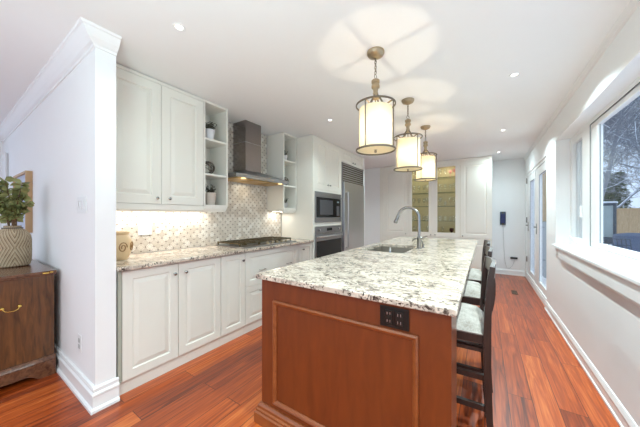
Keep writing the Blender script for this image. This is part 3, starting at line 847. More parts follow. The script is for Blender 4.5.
# ------------------------------------------------------------------ pendants
def make_pendant(label, loc):
    t = thing('pendant_light', label, 'pendant light', loc, R(-9), 'pendant lights over the island')
    zc = H - loc[2]
    MB().lathe([(.012, -.048), (.030, -.040), (.055, -.028), (.064, -.012), (.064, 0)], (0, 0, -.0005), 28).build('ceiling_canopy', M['bronze'], t, True)
    chn = MB()
    z = -.058
    k = 0
    while z > -.165:
        pts = []
        for i in range(10):
            a = 2 * math.pi * i / 10
            u, v = .0075 * math.cos(a), .0135 * math.sin(a)
            pts.append((u, 0, z + v) if k % 2 else (0, u, z + v))
        chn.tube(pts, .0026, 5, closed=True); z -= .019; k += 1
    chn.ring((0, 0, -.184), .016, .0025, 16, 6, axis=0)
    chn.build('chain', M['bronze2'], t, True)
    MB().lathe([(.008, -.205), (.022, -.207), (.030, -.214), (.030, -.232), (.022, -.236), (.022, -.246), (.030, -.250), (.030, -.268), (.020, -.274), (.016, -.300), (.020, -.310), (.018, -.338), (.030, -.342), (.030, -.348), (.010, -.352)][::-1], (0, 0, 0), 20).build('socket_cap', M['bronze'], t, True)  # bottom disc is added to shade the ceiling around the canopy
    zt, zb = -.397, -.731
    for z in (zt, zb): MB().ring((0, 0, z), .142, .0055, 44, 6, flat=1.4).build('frame_ring', M['bronze2'], t, True)
    for k in range(4):
        a = math.pi / 2 * k
        c_, s_ = math.cos(a), math.sin(a)
        MB().tube([(.142 * c_, .142 * s_, zt), (.142 * c_, .142 * s_, zb)], .005, 6).build('upright_bar', M['bronze2'], t, True)
        arm = [(.016 * c_, .016 * s_, -.325), (.036 * c_, .036 * s_, -.352), (.062 * c_, .062 * s_, -.400), (.090 * c_, .090 * s_, -.412), (.118 * c_, .118 * s_, -.402), (.141 * c_, .141 * s_, zt)]
        MB().tube(arm, .0065, 6).build('scroll_arm', M['bronze2'], t, True)
    # fabric drum
    sh = MB(); b = sh.bm
    n = 48
    A = [[b.verts.new((.120 * math.cos(2 * math.pi * j / n), .120 * math.sin(2 * math.pi * j / n), z)) for j in range(n)] for z in (-.425, -.50, -.57, -.65, -.722)]
    for r0, r1 in zip(A, A[1:]):
        for j in range(n): b.faces.new((r0[j], r0[(j + 1) % n], r1[(j + 1) % n], r1[j]))
    sh.build('lamp_shade', M['shade'], t, True)
    MB().lathe([(.134, -.730), (.134, -.726)], (0, 0, 0), 44).build('diffuser', M['shade'], t, True)
    MB().lathe([(.004, -.752), (.010, -.748), (.011, -.742), (.006, -.736), (.013, -.7305)], (0, 0, 0), 14).build('finial', M['bronze'], t, True)
    MB().tube([(0, 0, -.352), (0, 0, -.5695)], .005, 8).build('lamp_holder', M['bronze'], t, True)
    MB().lathe([(.005, -.5705), (.0075, -.574), (.0085, -.578), (.0075, -.582), (.004, -.5855)][::-1], (0, 0, 0), 16).build('bulb', M['bulb'], t, True)
    return t
PEND = [(-.682, 1.804), (-.680, 2.742), (-.680, 3.691)]
PL = ['bronze drum pendant with cream shade, nearest the camera and largest in view', 'middle cream drum pendant hanging over the island sink', 'smallest cream drum pendant in view, hanging nearest the glass-door cabinet']
pend = None
for (x, y), lb in zip(PEND, PL):
    if pend is None: pend = p_ = make_pendant(lb, (x, y, H))
    else: p_ = dup(pend, (x, y, H), R(-35) if y < 3 else R(-12), lb)

# ------------------------------------------------------------------ recessed ceiling lights
DL = [(-1.656, .87, 'recessed ceiling light nearest the white stub wall'), (.215, 2.75, 'recessed ceiling light nearest the picture window'),
      (-1.656, 2.77, 'recessed ceiling light in front of the oven tower'), (.22, 4.45, 'recessed ceiling light level with the far end of the island'),
      (.225, 5.95, 'recessed ceiling light in the far corner beside the display cabinet'),
      (-1.656, 4.67, 'added unseen ceiling light in front of the refrigerator, behind the nearest pendant'), (.215, 1.05, 'unseen recessed ceiling light over the near end of the island walkway'), (.215, -.65, 'unseen recessed ceiling light by the window wall behind the photographer'),  # unseen fixtures continuing the rows, added to brighten the window wall and cabinet
      (-1.656, -1.03, 'unseen recessed ceiling light in the open area before the stub wall'), (-4.2, -1.2, 'added unseen ceiling light in the dining area')]  # unseen as well, added for more light from outside the view
first = None
for x, y, lb in DL:
    if first is None:
        first = t = thing('recessed_downlight', lb, 'ceiling light', (x, y, H), 0, 'recessed ceiling lights')
        MB().lathe([(.021, -.0005), (.022, -.003), (.036, -.004), (.040, -.0005)], (0, 0, 0), 28, False, False).build('trim_ring', M['trim'], t, True)
        MB().lathe([(.020, -.0025), (.020, -.0008)], (0, 0, 0), 24).build('lens', M['led'], t)
    else:
        t = dup(first, (x, y, H), 0, lb)
    nm = 'downlight_right' if x > 0 else 'downlight_left'
    d = bpy.data.lights.new(nm, 'AREA'); d.shape = 'DISK'; d.size = .04; d.energy = DOWN_W[nm] * (.26 if y > 5 else .7 if y > 4 and x > 0 else 3.5 if y > 4 else 1); d.color = (.77, .97, 1); d.spread = R(175 if y > 5 else 135)
    o = bpy.data.objects.new(nm, d); C.objects.link(o); o.location = (0, 0, -.008); o.parent = t

# ------------------------------------------------------------------ stools
def make_stool(label, loc, rz):
    """local: seat faces -x, near side is -y; origin at floor under seat centre"""
    t = thing('counter_stool', label, 'stool', loc, rz, 'counter stools along the island')
    hw = .19
    E_ = M['espresso']
    for s_ in (-1, 1):
        MB().tube([(-.175, s_ * (hw - .02), 0), (-.170, s_ * (hw - .02), .64)], .02, 4, radii=[.017, .021]).build('front_leg', E_, t)
        pts = [(.222, s_ * hw, 0), (.205, s_ * hw, .25), (.196, s_ * hw, .52), (.196, s_ * hw, .70), (.199, s_ * hw, .82), (.207, s_ * hw, .94), (.218, s_ * hw, 1.035)]
        MB().tube(pts, .02, 4, radii=[.019, .021, .024, .024, .022, .020, .017]).build('rear_leg', E_, t)
        MB().box(-.16, .20, s_ * (hw - .012) - .011, s_ * (hw - .012) + .011, .435, .463).build('side_stretcher', E_, t)
        MB().box(-.16, .205, s_ * (hw - .012) - .011, s_ * (hw - .012) + .011, .275, .303).build('side_stretcher', E_, t)
    MB().box(-.185, -.160, -hw + .03, hw - .03, .21, .245).build('foot_rail', E_, t)
    MB().box(.196, .216, -hw + .02, hw - .02, .36, .39).build('rear_stretcher', E_, t)
    MB().box(-.185, .19, -hw + .0, hw - .0, .625, .672, .004).box(-.17, .19, -hw + .005, -hw + .025, .580, .600).build('seat_frame', E_, t)
    # padded seat, domed
    sc = MB(); b = sc.bm
    nx, ny = 10, 10
    G = {}
    for i in range(nx + 1):
        for j in range(ny + 1):
            u, v = i / nx * 2 - 1, j / ny * 2 - 1
            ed = (1 - abs(u) ** 5) * (1 - abs(v) ** 5)
            G[i, j] = b.verts.new((.0 + u * .198, v * (hw + .008), .680 + .052 * max(0, ed) ** .5))
    for i in range(nx):
        for j in range(ny): b.faces.new((G[i, j], G[i + 1, j], G[i + 1, j + 1], G[i, j + 1]))
    edge = [G[i, 0] for i in range(nx + 1)] + [G[nx, j] for j in range(1, ny + 1)] + [G[i, ny] for i in range(nx - 1, -1, -1)] + [G[0, j] for j in range(ny - 1, 0, -1)]
    low = [b.verts.new((v.co.x * .98, v.co.y * .98, .6725)) for v in edge]
    for i in range(len(edge)): b.faces.new((edge[i], edge[(i + 1) % len(edge)], low[(i + 1) % len(edge)], low[i]))
    b.faces.new(low)
    sc.build('seat_cushion', M['fabric'], t, True)
    # bowed open back: top rail, lower rail, three curved slats
    def lean(z): return .197 + max(0, z - .68) ** 1.5 * .10
    def rail(z, hh, nm):
        sb = MB(); b = sb.bm
        rows = []
        for i in range(11):
            v = i / 10 * 2 - 1
            x = lean(z) + 0.018 * (1 - v * v); y = v * (hw - .018)
            rows.append([b.verts.new(q) for q in ((x - .010, y, z - hh), (x + .010, y, z - hh), (x + .014, y, z + hh + .012 * (1 - v * v)), (x - .006, y, z + hh + .012 * (1 - v * v)))])
        for A, B in zip(rows, rows[1:]):
            for q in range(4): b.faces.new((A[q], A[(q + 1) % 4], B[(q + 1) % 4], B[q]))
        b.faces.new(rows[0]); b.faces.new(rows[-1][::-1])
        return sb.build(nm, E_, t)
    rail(1.0, .034, 'top_rail'); rail(.755, .016, 'lower_rail')
    for v in (-.52, 0, .52):
        pts = [(lean(z) + .018 * (1 - v * v) + .010 * math.sin((z - .77) / .195 * math.pi), v * (hw - .018), z) for z in (.765, .82, .87, .92, .97)]
        MB().tube(pts, .016, 4).build('back_slat', E_, t)
    return t
SL = ['dark wood counter stool with grey seat, nearest of the three along the island', 'middle dark counter stool with grey seat beside the island', 'dark counter stool farthest along the island toward the back wall']
st = None
for lb, (x, y, a) in zip(SL, ((-.195, 1.75, 3), (-.195, 2.43, 3), (-.20, 3.04, 3))):
    if st is None: st = make_stool(lb, (x, y, 0), R(a))
    else: dup(st, (x, y, 0), R(a), lb)

# ------------------------------------------------------------------ display cabinet on the back wall
HX, HY = -2.23, 6.2
hw_ = 2.355
t = hutch = thing('display_cabinet', 'built-in off-white display cabinet with two lit glass doors', 'cabinet', (HX, HY, 0))
s0, s1, s2, s3, s4 = .10, .695, 1.245, 1.785, 2.355   # door boundaries
bd = MB()
bd.box(0, .10, .0, .68, 0, 2.50)                                          # left stile
bd.box(.1, s1 - .01, .021, .68, .83, 2.50).box(s3 + .01, hw_, .021, .68, .83, 2.50)      # closed sides
bd.box(.1, hw_, .021, .68, .1, .83).box(.1, hw_, 0, .021, .775, .80)
bd.box(.1, hw_, 0.0, .68, 2.455, 2.512)
bd.box(s1 - .01, s3 + .01, .40, .42, .83, 2.455)
bd.box(s2 - .015, s2 + .015, .021, .40, .84, 2.455)
bd.build('body', M['cab'], t)
MB().box(s1 - .0095, s2 - .0155, .385, .398, .842, 2.45).box(s2 + .0155, s3 + .0095, .385, .398, .842, 2.45)\
    .box(s1 - .0095, s1 - .001, .03, .385, .842, 2.45).box(s3 + .001, s3 + .0095, .03, .385, .842, 2.45)\
    .box(s2 - .024, s2 - .0155, .03, .385, .842, 2.45).box(s2 + .0155, s2 + .024, .03, .385, .842, 2.45)\
    .box(s1 - .001, s2 - .024, .03, .385, .8305, .842).box(s2 + .024, s3 + .001, .03, .385, .8305, .842).build('lining', M['tan'], t)
MB().box(.1, hw_, .05, .06, 0, .0995).build('toe_kick', M['cab'], t)
for a, b_, kx in ((s0, s1, s1 - .05), (s3, s4, s3 + .05)):
    d = MB().door(a + .003, b_ - .003, .815, 2.45, 0, .02, .085).build('door', M['cab'], t); knob(d, kx, .86)
for a, b_, kx in ((s1, s2, s2 - .045), (s2, s3, s2 + .045)):
    fr = MB().box(a + .003, a + .09, 0, .02, .815, 2.45, .003).box(b_ - .09, b_ - .003, 0, .02, .815, 2.45, .003).box(a + .09, b_ - .09, 0, .02, .815, .915, .003).box(a + .09, b_ - .09, 0, .02, 2.375, 2.45, .003)
    d = fr.build('glass_door', M['cab'], t); knob(d, kx, .86)
    MB().box(a + .088, b_ - .088, .009, .012, .913, 2.377).build('door_pane', M['doorglass'], d)
nd = 4
for k in range(nd):
    a = .1 + (hw_ - .1) * k / nd; b_ = .1 + (hw_ - .1) * (k + 1) / nd
    d = MB().door(a + .003, b_ - .003, .105, .772, 0, .02, .07).build('lower_door', M['cab'], t); knob(d, b_ - .05 if k % 2 == 0 else a + .05, .72)
SHZ = (2.150, 1.812, 1.502, 1.172)
for a, b_ in ((s1 + .001, s2 - .026), (s2 + .026, s3 - .001)):
    for z in SHZ:
        sh = MB().box(a, b_, .05, .380, z - .004, z + .004).build('glass_shelf', M['shelfglass'], t)
        MB().box(a, b_, .044, .0499, z - .0055, z + .0055).build('shelf_edge', M['dkgreen'], sh)
for x in ((s1 + s2) / 2, (s2 + s3) / 2):
    MB().lathe([(.03, 2.4505), (.03, 2.4545)], (x, .2, 0), 16).build('cabinet_lamp', M['strip'], t)
    area_light('cabinet_glow', (x, .16, 2.44), (0, 0, 0), .30, .12, 1.6, (1, .95, .82), t)
for x, a in ((s1 + .020, -35), (s2 - .045, 35), (s2 + .045, -35), (s3 - .020, 35)):  # added fill lamps behind the stiles, evening out the interior glow
    area_light('stile_fill', (x, .036, 1.65), (R(90), 0, R(a)), .02, 1.5, .8, (1, .95, .84), t)
# glassware
def wine_prof(r, h, stem):
    return [(r * .8, 0), (r * .82, .003), (r * .12, .008), (.004, stem * .5), (.004, stem), (r * .5, stem + .01), (r * .95, stem + (h - stem) * .4), (r, stem + (h - stem) * .6), (r * .85, h)]
def tumbler_prof(r, h): return [(r * .85, 0), (r, h)]
glass_src = {}
ORD = ['first', 'second', 'third', 'fourth', 'fifth', 'sixth']
def glassware(kind, wx, wy, wz, label):
    nm = {'wine': 'wine_glass', 'tumbler': 'tumbler', 'goblet': 'goblet', 'pinkwine': 'pink_glass', 'bowl': 'glass_bowl'}[kind]
    cat = 'glass' if kind != 'bowl' else 'bowl'
    if kind not in glass_src:
        pr, m = {'wine': (wine_prof(.036, .20, .09), M['wineglass']), 'tumbler': (tumbler_prof(.036, .11), M['wineglass']), 'goblet': (wine_prof(.045, .17, .07), M['wine']),
                 'pinkwine': (wine_prof(.034, .17, .09), M['pink']), 'bowl': ([(.03, 0), (.05, .02), (.07, .06), (.075, .09)], M['wineglass'])}[kind]
        o = MB().lathe(pr, (0, 0, 0), 18, True, False).build(nm, m, None, True)
        glass_src[kind] = o
    else:
        o = glass_src[kind].copy(); C.objects.link(o)
    o.location = (wx, wy, wz)
    return tag(o, label, cat, 'glassware in the display cabinet')
shelf_names = {0: 'top glass shelf', 1: 'second glass shelf', 2: 'third glass shelf', 3: 'lowest glass shelf', 4: 'cabinet floor'}
shz = [z + .0045 for z in SHZ] + [.8425]
plan = {('left', 1): ['wine'] * 4, ('left', 2): ['wine'] * 4, ('left', 3): ['tumbler'] * 4, ('left', 4): ['wine', 'tumbler', 'wine'], ('left', 0): ['wine', 'bowl', 'wine'],
        ('right', 0): ['wine', 'wine', 'pinkwine', 'pinkwine'], ('right', 1): ['wine'] * 4, ('right', 2): ['wine', 'tumbler', 'wine', 'wine'], ('right', 3): ['tumbler'] * 4, ('right', 4): ['wine', 'goblet']}
for (side, k), kinds in plan.items():
    a, b_ = (s1 + .07, s2 - .09) if side == 'left' else (s2 + .09, s3 - .07)
    n = len(kinds)
    for i, kd in enumerate(kinds):
        fx = a + (b_ - a) * ((i + .5) / n)
        if (side, k, kd) == ('right', 4, 'goblet'): fx = s2 + .36
        word = {'wine': 'clear stemmed glass', 'tumbler': 'clear tumbler', 'goblet': 'dark red goblet', 'pinkwine': 'pink stemmed glass', 'bowl': 'clear glass bowl'}[kd]
        glassware(kd, HX + fx, HY + .17 + .08 * ((i * 7 + k * 3) % 3 - 1), shz[k], '%s %s from left on the %s behind the %s glazed door' % (word, ORD[i], shelf_names[k], side))

# ------------------------------------------------------------------ back wall bits
t = thing('wall_phone', 'navy blue handset in a cradle high on the back wall', 'phone', (.335, YB, 1.09))
MB().box(-.052, .052, -.03, -.001, 0, .29, .01).build('cradle', M['slate'], t)
MB().box(-.044, .044, -.062, -.0305, .035, .245, .012).build('handset', M['navy'], t)
MB().lathe_dir([(.016, 0), (.016, .008)], (0, -.031, .268), (0, -1, 0), 12).build('button', M['iron'], t)
MB().lathe_dir([(.02, 0), (.02, .008)], (0, -.031, .018), (0, -1, 0), 12).build('speaker', M['iron'], t)
MB().tube([(0, -.012, -.002), (.010, -.012, -.19), (.017, -.012, -.49), (.035, -.012, -.79), (.065, -.03, -.93), (.115, -.035, -.94), (.165, -.03, -.89), (.195, -.03, -.80), (.197, -.040, -.738)], .0035, 6).build('cord', M['potg'], t, True)
t = thing('phone_jack', 'black plug adapter in the socket low on the back wall', 'plug', (.53, YB, .375))
MB().box(-.04, .04, -.006, -.0005, -.03, .03, .002).build('cover_plate', M['plastic_w'], t)
MB().box(-.062, .062, -.034, -.0065, -.018, .018, .004).build('adapter', M['plastic_b'], t)
fv = thing('floor_vent', 'small slotted bronze floor vent in the planks by the garden door', 'vent', (.42, 5.35, .0005))
MB().box(-.04, .04, -.13, .13, 0, .003).build('plate', M['sill_rubber'], fv)
for k in range(7): MB().box(-.03, .03, -.11 + k * .034, -.095 + k * .034, .0032, .0042).build('slot', M['iron'], fv)

# ------------------------------------------------------------------ stub wall plates
t = thing('switch_plate', 'white multi-gang light switch plate on the stub wall', 'switch', (-2.435, YP, 1.375))
MB().box(-.105, .105, -.006, -.0005, -.06, .06, .002).build('cover_plate', M['plastic_w'], t)
for k in range(4): MB().box(-.09 + k * .047, -.056 + k * .047, -.010, -.0062, -.034, .034, .002).build('rocker', M['plastic_w'], t)
t = thing('wall_outlet', 'white power outlet low on the stub wall near the dresser', 'outlet', (-2.48, YP, .365))
MB().box(-.038, .038, -.006, -.0005, -.06, .06, .002).build('cover_plate', M['plastic_w'], t)
for z in (-.022, .022): MB().box(-.017, .017, -.009, -.0062, z - .016, z + .016, .002).build('socket', M['potg'], t)
t = thing('backsplash_switch', 'white switch plate on the mosaic tile under the wall cabinet', 'switch', (XW + .010, 1.135, 1.165))
MB().box(.0005, .007, -.06, .06, -.058, .058, .002).build('cover_plate', M['plastic_w'], t)
for y in (-.026, .026): MB().box(.0072, .011, y - .017, y + .017, -.034, .034, .002).build('rocker', M['plastic_w'], t)

# ------------------------------------------------------------------ items on the open shelves and the counter
def pot_plant(name, label, loc, pm, r, h, n, lf, spread, seed, upb=.5, m='leaf_d'):
    rr = random.Random(seed)
    t = thing(name, label, 'potted plant', loc)
    MB().lathe([(r * .72, 0), (r * .98, h * .92), (r, h), (r * .88, h), (r * .85, h * .88)], (0, 0, 0), 22).build('pot', M[pm], t, True)
    f = MB()
    for k in range(n):
        a = rr.uniform(0, 2 * math.pi); e = rr.uniform(.1, 1.0)
        d = Vector((math.cos(a) * spread * (1.1 - e), math.sin(a) * spread * (1.1 - e), e + upb)).normalized()
        base = Vector((math.cos(a) * r * .4 * rr.random(), math.sin(a) * r * .4 * rr.random(), h * .86))
        ln = lf * rr.uniform(1.0, 2.4)
        tip = base + d * ln
        f.tube([base, base + d * ln * .5, tip], .002, 4)
        for q in range(5):
            a2 = rr.uniform(0, 6.28)
            dd = Vector((math.cos(a2), math.sin(a2), rr.uniform(-.1, .8)))
            f.leaf(base + d * ln * (.45 + .14 * q), dd, (0, 0, 1), lf * rr.uniform(.45, .7), lf * .3)
    f.build('foliage', M[m], t)
    return t
def wire_ball(label, loc, r):
    f = MB()
    rr = random.Random(int(r * 1e4))
    for k in range(11):
        ax = Vector((rr.gauss(0, 1), rr.gauss(0, 1), rr.gauss(0, 1))).normalized(); a = ax.orthogonal().normalized(); b_ = ax.cross(a)
        off = rr.uniform(-.3, .3); q = math.sqrt(1 - off * off)
        f.tube([(ax * off + (a * math.cos(u) + b_ * math.sin(u)) * q) * (r - .004) + Vector((0, 0, r)) for u in [2 * math.pi * i / 22 for i in range(22)]], .0035, 5, closed=True)
    o = f.build('woven_ball', M['rattan'], None, True); o.location = loc
    return tag(o, label, 'ornament')
SXc = XU - .14
yl = 1.660
pot_plant('potted_succulent', 'dark leafy plant in white pot on top shelf left of the hood', (SXc + .06, yl, 2.1205), 'potw', .058, .115, 26, .045, .7, 3)
wire_ball('dark woven wire ball on middle shelf left of the hood', (SXc + .06, yl - .02, 1.7465), .072)
pot_plant('potted_succulent', 'dark leafy plant in taupe pot on bottom shelf left of the hood', (SXc + .06, yl + .01, 1.4125), 'pott', .062, .135, 30, .042, .75, 5)
yr = 2.90
pot_plant('potted_succulent', 'small dark plant in pale pot on top shelf right of the hood', (SXc + .06, yr, 2.1205), 'potw', .045, .08, 20, .04, .65, 8)
wire_ball('dark woven wire ball on middle shelf right of the hood', (SXc + .06, yr + .0, 1.7465), .066)
pot_plant('potted_succulent', 'small dark plant in pale pot on bottom shelf right of the hood', (SXc + .06, yr + .01, 1.4125), 'potg', .045, .075, 20, .04, .65, 9)

t = thing('ceramic_jar', 'tan ceramic jar with brown scrollwork at the stub wall end of the counter', 'jar', (-2.53, .835, .9345))
MB().lathe([(.060, 0), (.066, .008), (.088, .07), (.094, .12), (.088, .165), (.072, .195), (.066, .205), (.078, .222), (.078, .230), (.062, .230), (.058, .20)], (0, 0, 0), 30).build('body', M['jar'], t, True)
for sgn in (0, .9, 1.8, 2.7, -0.9):
    sp = []
    for k in range(22):
        u = k / 21; a = u * 3.2 * math.pi; rad = .030 * (1 - u * .75)
        th = sgn + rad * math.cos(a) / .09; z = .105 + rad * math.sin(a) * 1.5
        rr_ = .096 - abs(z - .12) * .06
        sp.append((rr_ * math.cos(th), rr_ * math.sin(th), z))
    MB().tube(sp, .004, 6).build('scroll', M['jar_d'], t, True)

# ------------------------------------------------------------------ dresser with vase, picture
DX, DYb, DYf = -2.985, .548, .075
t = thing('wooden_dresser', 'walnut wooden dresser standing against the stub wall at left', 'dresser', (0, 0, 0))
MB().box(-3.98, DX, DYf, DYb, .10, .812).build('body', M['walnut'], t)
MB().box(-4.01, DX + .028, DYf - .03, DYb + .012, .826, .850, .004).box(-4.0, DX + .018, DYf - .02, DYb + .008, .8125, .8255, .003).build('top', M['walnut_h'], t)
# bracket-foot plinth
pl = MB()
zt, zl = .158, .0
poly = [(DYf - .02, 0), (DYf + .09, 0), (DYf + .12, .03), (DYf + .15, .045), (DYb - .15, .045), (DYb - .12, .03), (DYb - .09, 0), (DYb + .005, 0), (DYb + .005, .125), (DYf - .02, .125)]
pl.prism(poly, 0, DX + .001, DX + .026)
pl.box(-4.0, DX + .001, DYb - .02, DYb + .005, 0, .0995).box(-4.0, DX + .001, DYf - .02, DYf, 0, .0995).box(-4.0, -3.981, DYf, DYb - .02, 0, .0995)
pl.prism([(.126, DX + .001), (.126, DX + .024), (.138, DX + .018), (.146, DX + .012), (.158, DX + .009), (.158, DX + .001)], 1, DYf - .02, DYb + .005)
pl.build('plinth', M['walnut_h'], t)
hd = MB()
for yy in (.278, .362): hd.lathe_dir([(.011, 0), (.013, .004), (.010, .012), (.004, .014)], (DX, yy, .606), (1, 0, 0), 14)
hd.tube([(DX + .012, .278, .606), (DX + .02, .288, .588), (DX + .024, .305, .580), (DX + .024, .335, .580), (DX + .02, .352, .588), (DX + .012, .362, .606)], .003, 8)
hd.build('bail_handle', M['brass'], t, True)
hn = MB()
for yy, z in ((.505, .8285), (.528, .832), (.488, .829)): hn.box(DX + .0282, DX + .0305, yy - .010, yy + .010, z, z + .012, .001)
hn.build('hinge', M['brass'], t)

t = thing('eucalyptus_vase', 'carved stone vase of eucalyptus branches on the dresser', 'vase', (-3.50, .385, .8505))
MB().lathe([(.092, 0), (.106, .010), (.113, .05), (.115, .14), (.114, .23), (.108, .270), (.090, .305), (.062, .330), (.052, .345), (.052, .358), (.040, .358), (.040, .33)], (0, 0, 0), 40).build('body', M['vase'], t, True)
stm = MB(); lvs = MB()
rr = random.Random(21)
for k in range(13):
    a = rr.uniform(0, 6.28); sp = rr.uniform(.03, .125)
    base = Vector((rr.uniform(-.022, .022), rr.uniform(-.022, .022), .335))
    top = Vector((math.cos(a) * sp, min(.12, math.sin(a) * sp), rr.uniform(.50, .76)))
    mid = (base + top) / 2 + Vector((-math.cos(a), -math.sin(a), 0)) * .02
    pts = [base, base.lerp(mid, .5), mid, mid.lerp(top, .5), top]
    stm.tube(pts, .004, 5, radii=[.005, .0045, .004, .003, .002])
    for q in range(11):
        u = .38 + .62 * q / 10
        p_ = base.lerp(mid, u * 2) if u < .5 else mid.lerp(top, u * 2 - 1)
        for sd in range(2):
            a2 = rr.uniform(0, 6.28)
            d = Vector((math.cos(a2), math.sin(a2), rr.uniform(-.5, .6)))
            lvs.leaf(p_, d, (rr.gauss(0, 1), rr.gauss(0, 1), rr.gauss(0, .5)), rr.uniform(.045, .07), rr.uniform(.042, .06), .12)
stm.build('stems', M['stem'], t); lvs.build('foliage', M['leaf'], t)
MB().ring((0, 0, .338), .060, .004, 28, 6).build('twine_ring', M['rattan'], t, True)

t = thing('framed_picture', 'oak framed pale blue picture hung on the stub wall behind the vase', 'picture', (-4.48, YP, 1.445))
MB().box(-.385, -.36, -.052, -.001, -.333, .333).box(.36, .385, -.052, -.001, -.333, .333).box(-.36, .36, -.052, -.001, -.333, -.308).box(-.36, .36, -.052, -.001, .308, .333).build('frame', M['oak'], t)
MB().box(-.36, .36, -.034, -.002, -.308, .308).build('canvas', M['paint'], t)

# ------------------------------------------------------------------ outdoors beyond the windows
GZ = -.35
struct('ground_1', MB().box(XO + .01, 60, -6, 60, GZ - .1, GZ), M['snow'], 'snowy back garden outside the windows')
def fence_run(label, x0, y0, ang, n, top, pitch=.30, rail=True):
    t = thing('garden_fence', label, 'fence', (x0, y0, GZ), ang)
    L_ = n * pitch
    bdm = MB()
    for k in range(n): bdm.box(k * pitch + .004, (k + 1) * pitch - .004, -.012 - .008 * (k % 2), .012 - .008 * (k % 2), .05, top - GZ - .1)
    bdm.build('fence_boards', M['cedar'], t)
    MB().box(0, L_, -.05, .05, top - GZ - .1, top - GZ).build('top_rail', M['cedar'], t)
    MB().box(0, L_, .02, .06, .4, .5).build('lower_rail', M['cedar'], t)
    return t
fence_run('tan cedar board fence across the snowy garden', 4.72, 17.0, 0, 34, 1.62, .34)
t = thing('cedar_screen', 'tall tan cedar screen standing outside the garden door', 'screen', (1.15, 8.3, GZ), 0)
bd = MB()
for k in range(8): bd.box(k * .10, k * .10 + .094, -.012, .012, 1.5, 3.2)
bd.build('screen_boards', M['cedar'], t)
MB().box(-.06, -.001, -.04, .04, 0, 3.3).build('post', M['cedar'], t); MB().box(.801, .86, -.04, .04, 0, 3.3).build('post', M['cedar'], t)
MB().box(0, .80, -.02, .02, .1, 1.49).build('lower_panel', M['potg'], t)

t = thing('patio_lantern', 'dark framed outdoor lantern cabinet with snow-capped top outside the picture window', 'lantern', (2.06, 7.36, GZ), R(-20))
fm = MB()
for sx in (-.09, .09):
    for sy in (-.09, .09): fm.box(sx - .016, sx + .016, sy - .016, sy + .016, 1.22, 1.88)
fm.box(-.115, .115, -.115, .115, 1.10, 1.22).box(-.115, .115, -.115, .115, 1.84, 1.89).box(-.08, .08, -.08, .08, .1, .999).box(-.08, .08, -.08, .08, 1.0405, 1.10).box(-.14, .14, -.14, .14, 0, .1)
fm.build('frame', M['slate'], t)
MB().box(-.073, .073, -.09, -.087, 1.22, 1.84).box(-.073, .073, .087, .09, 1.22, 1.84).box(-.09, -.087, -.073, .073, 1.22, 1.84).box(.087, .09, -.073, .073, 1.22, 1.84).build('pane', mat('frosted_pale_pane', (176, 192, 192), .3), t)
MB().box(-.125, .125, -.125, .125, 1.8905, 1.925, .012).build('snow_cap', M['snow'], t)
MB().box(-.19, .19, -.19, .19, 1.00, 1.04).build('ledge', M['slate'], t)
MB().box(-.195, .195, -.195, -.117, 1.041, 1.09, .01).build('snow_ledge', M['snow'], t)
t = thing('covered_table', 'patio table under a slate blue weather cover', 'table', (2.29, 6.50, GZ), R(-15))
cv = MB(); b = cv.bm
n = 40
def sup(a, rx, ry, e=.45): c_, s_ = math.cos(a), math.sin(a); return (rx * math.copysign(abs(c_) ** e, c_), ry * math.copysign(abs(s_) ** e, s_))
rows = []
for z, k, wv in ((0, 1.06, .03), (.5, 1.03, .02), (1.22, 1.0, .008), (1.31, .97, 0), (1.34, .6, 0), (1.35, .1, 0)):
    rows.append([])
    for j in range(n):
        a = 2 * math.pi * j / n
        x, y = sup(a, .40 * k, .38 * k); f = 1 + wv * math.sin(a * 9)
        rows[-1].append(b.verts.new((x * f, y * f, z)))
for A, B in zip(rows, rows[1:]):
    for j in range(n): b.faces.new((A[j], A[(j + 1) % n], B[(j + 1) % n], B[j]))
b.faces.new(rows[0][::-1]); b.faces.new(rows[-1])
cv.build('weather_cover', M['tarp'], t, True)
t = thing('wire_chair', 'blue-grey wire patio chair in front of the covered table', 'chair', (1.76, 5.56, GZ), R(20))
wc = MB()
for s_ in (-.22, .22):
    wc.tube([(s_, -.22, 0), (s_, -.2, .75), (s_, .18, .78), (s_, .2, 0)], .012, 6)
wc.build('leg_frame', M['slate'], t, True)
sm = MB()
for k in range(9): sm.tube([(-.22 + .055 * k, -.2, .76), (-.22 + .055 * k, .18, .79), (-.22 + .055 * k, .26, 1.28)], .006, 5)
for k in range(6): sm.tube([(-.22, .18 + .016 * k, .79 + .098 * k), (.22, .18 + .016 * k, .79 + .098 * k)], .006, 5)
sm.build('mesh_seat', M['slate'], t, True)
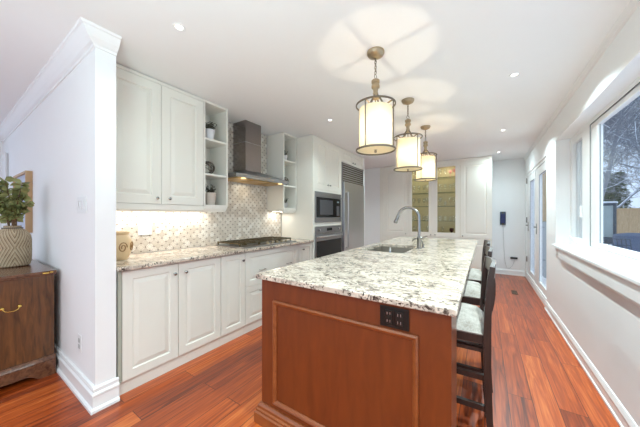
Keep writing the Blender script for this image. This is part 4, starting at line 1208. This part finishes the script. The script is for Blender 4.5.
def tree(label, loc, seed, height, lean, levels=5, snow=True):
    rr = random.Random(seed)
    t = thing('bare_tree', label, 'tree', loc, 0, 'bare winter trees')
    br = MB(); sn = MB()
    trunk = MB()
    def grow(p, d, ln, r, lv, mb):
        n = 5
        pts = [p]; dd = d.copy(); rad = [r]
        for k in range(n):
            dd = (dd + Vector((rr.gauss(0, .12), rr.gauss(0, .12), rr.gauss(.015, .08)))).normalized()
            pts.append(pts[-1] + dd * ln / n); rad.append(r * (1 - .55 * (k + 1) / n))
        mb.tube(pts, r, 6 if lv < 2 else (4 if lv < 4 else 3), radii=rad)
        if snow and 0 < lv < 4 and abs(dd.z) < .85:
            sn.tube([q + Vector((0, 0, rad[i] * .8)) for i, q in enumerate(pts)], r, 4, radii=[max(.006, x * .75) for x in rad])
        if lv >= levels: return
        kids = (8, 7, 6, 5, 4)[min(lv, 4)]
        for c_ in range(kids):
            u = .25 + .75 * (c_ + rr.random()) / kids if lv else .3 + .7 * (c_ + .5) / kids
            i = min(n - 1, int(u * n)); q = pts[i].lerp(pts[i + 1], u * n - i)
            ax = Vector((rr.gauss(0, 1), rr.gauss(0, 1), rr.gauss(0, .45))).normalized()
            nd = (dd * .55 + ax * .85 + Vector((0, 0, .22))).normalized()
            grow(q, nd, ln * rr.uniform(.52, .78), max(.006, rad[i] * rr.uniform(.45, .62)), lv + 1, br)
    grow(Vector((0, 0, 0)), Vector(lean).normalized(), height, .07, 0, trunk)
    trunk.build('trunk', M['bark'], t, True)
    br.build('branches', M['bark'], t)
    if snow: sn.build('snow_cover', M['snow'], t)
    return t
tree('bare snow-dusted tree with trunk just right of the window frame', (2.62, 10.0, GZ), 4, 4.6, (.0, .02, 1), 5)
tree('bare snow-dusted tree farther back with trunk hidden past the window edge', (6.6, 13.4, GZ), 11, 4.6, (-.1, .05, 1), 5)

def evergreen(label, loc, r, h, n, seed, group='evergreens behind the fence'):
    rr = random.Random(seed)
    t = thing('evergreen_tree', label, 'tree', loc, 0, group)
    f = MB()
    for k in range(n):
        u = rr.random() ** .8; z = h * (.08 + .92 * u); R_ = r * (1 - u * .55) * (.6 + .4 * rr.random())
        a = rr.uniform(0, 6.28)
        d = Vector((math.cos(a), math.sin(a), rr.uniform(-.5, .4)))
        f.leaf((math.cos(a) * R_, math.sin(a) * R_, z), d, (0, 0, 1), rr.uniform(.12, .26), rr.uniform(.06, .12), .2)
    f.lathe([(r * .62, h * .06), (r * .66, h * .3), (r * .45, h * .7), (r * .12, h * .97)], (0, 0, 0), 9)
    f.build('foliage', M['conifer'], t)
    MB().lathe([(.12, 0), (.08, h * .3)], (0, 0, 0), 8).build('trunk', M['bark'], t, True)
    return t
for k, (x, y, r_, h_) in enumerate(((5.5, 19.6, .95, 3.9), (7.6, 19.8, .95, 4.4), (9.7, 20.2, .95, 4.5), (3.4, 19.4, .95, 3.6), (11.8, 20.5, .95, 4.4))):
    evergreen(['bushy evergreen rising behind the fence beside the lantern', 'bushy evergreen behind the middle of the cedar fence', 'taller bushy evergreen behind the fence, hidden toward the window edge',
               'evergreen left of the cedar fence end, behind the lantern', 'last evergreen in the row behind the cedar fence'][k], (x, y, GZ), r_, h_, 2600, 40 + k)
t = thing('garden_shrub', 'small pale green shrub beside the covered patio table', 'shrub', (2.05, 5.15, GZ))
f = MB(); rr = random.Random(5)
for k in range(260):
    a = rr.uniform(0, 6.28); e = rr.uniform(-.3, 1.4); q = Vector((math.cos(a) * math.cos(e), math.sin(a) * math.cos(e), math.sin(e))) * .25 * rr.uniform(.5, 1)
    f.leaf(q + Vector((0, 0, .98)), q + Vector((0, 0, .1)), (0, 0, 1), .09, .05)
f.build('foliage', M['shrub'], t)
MB().tube([(0, 0, 0), (.01, 0, .5), (0, 0, 1.0)], .015, 6).build('stem', M['stem'], t)
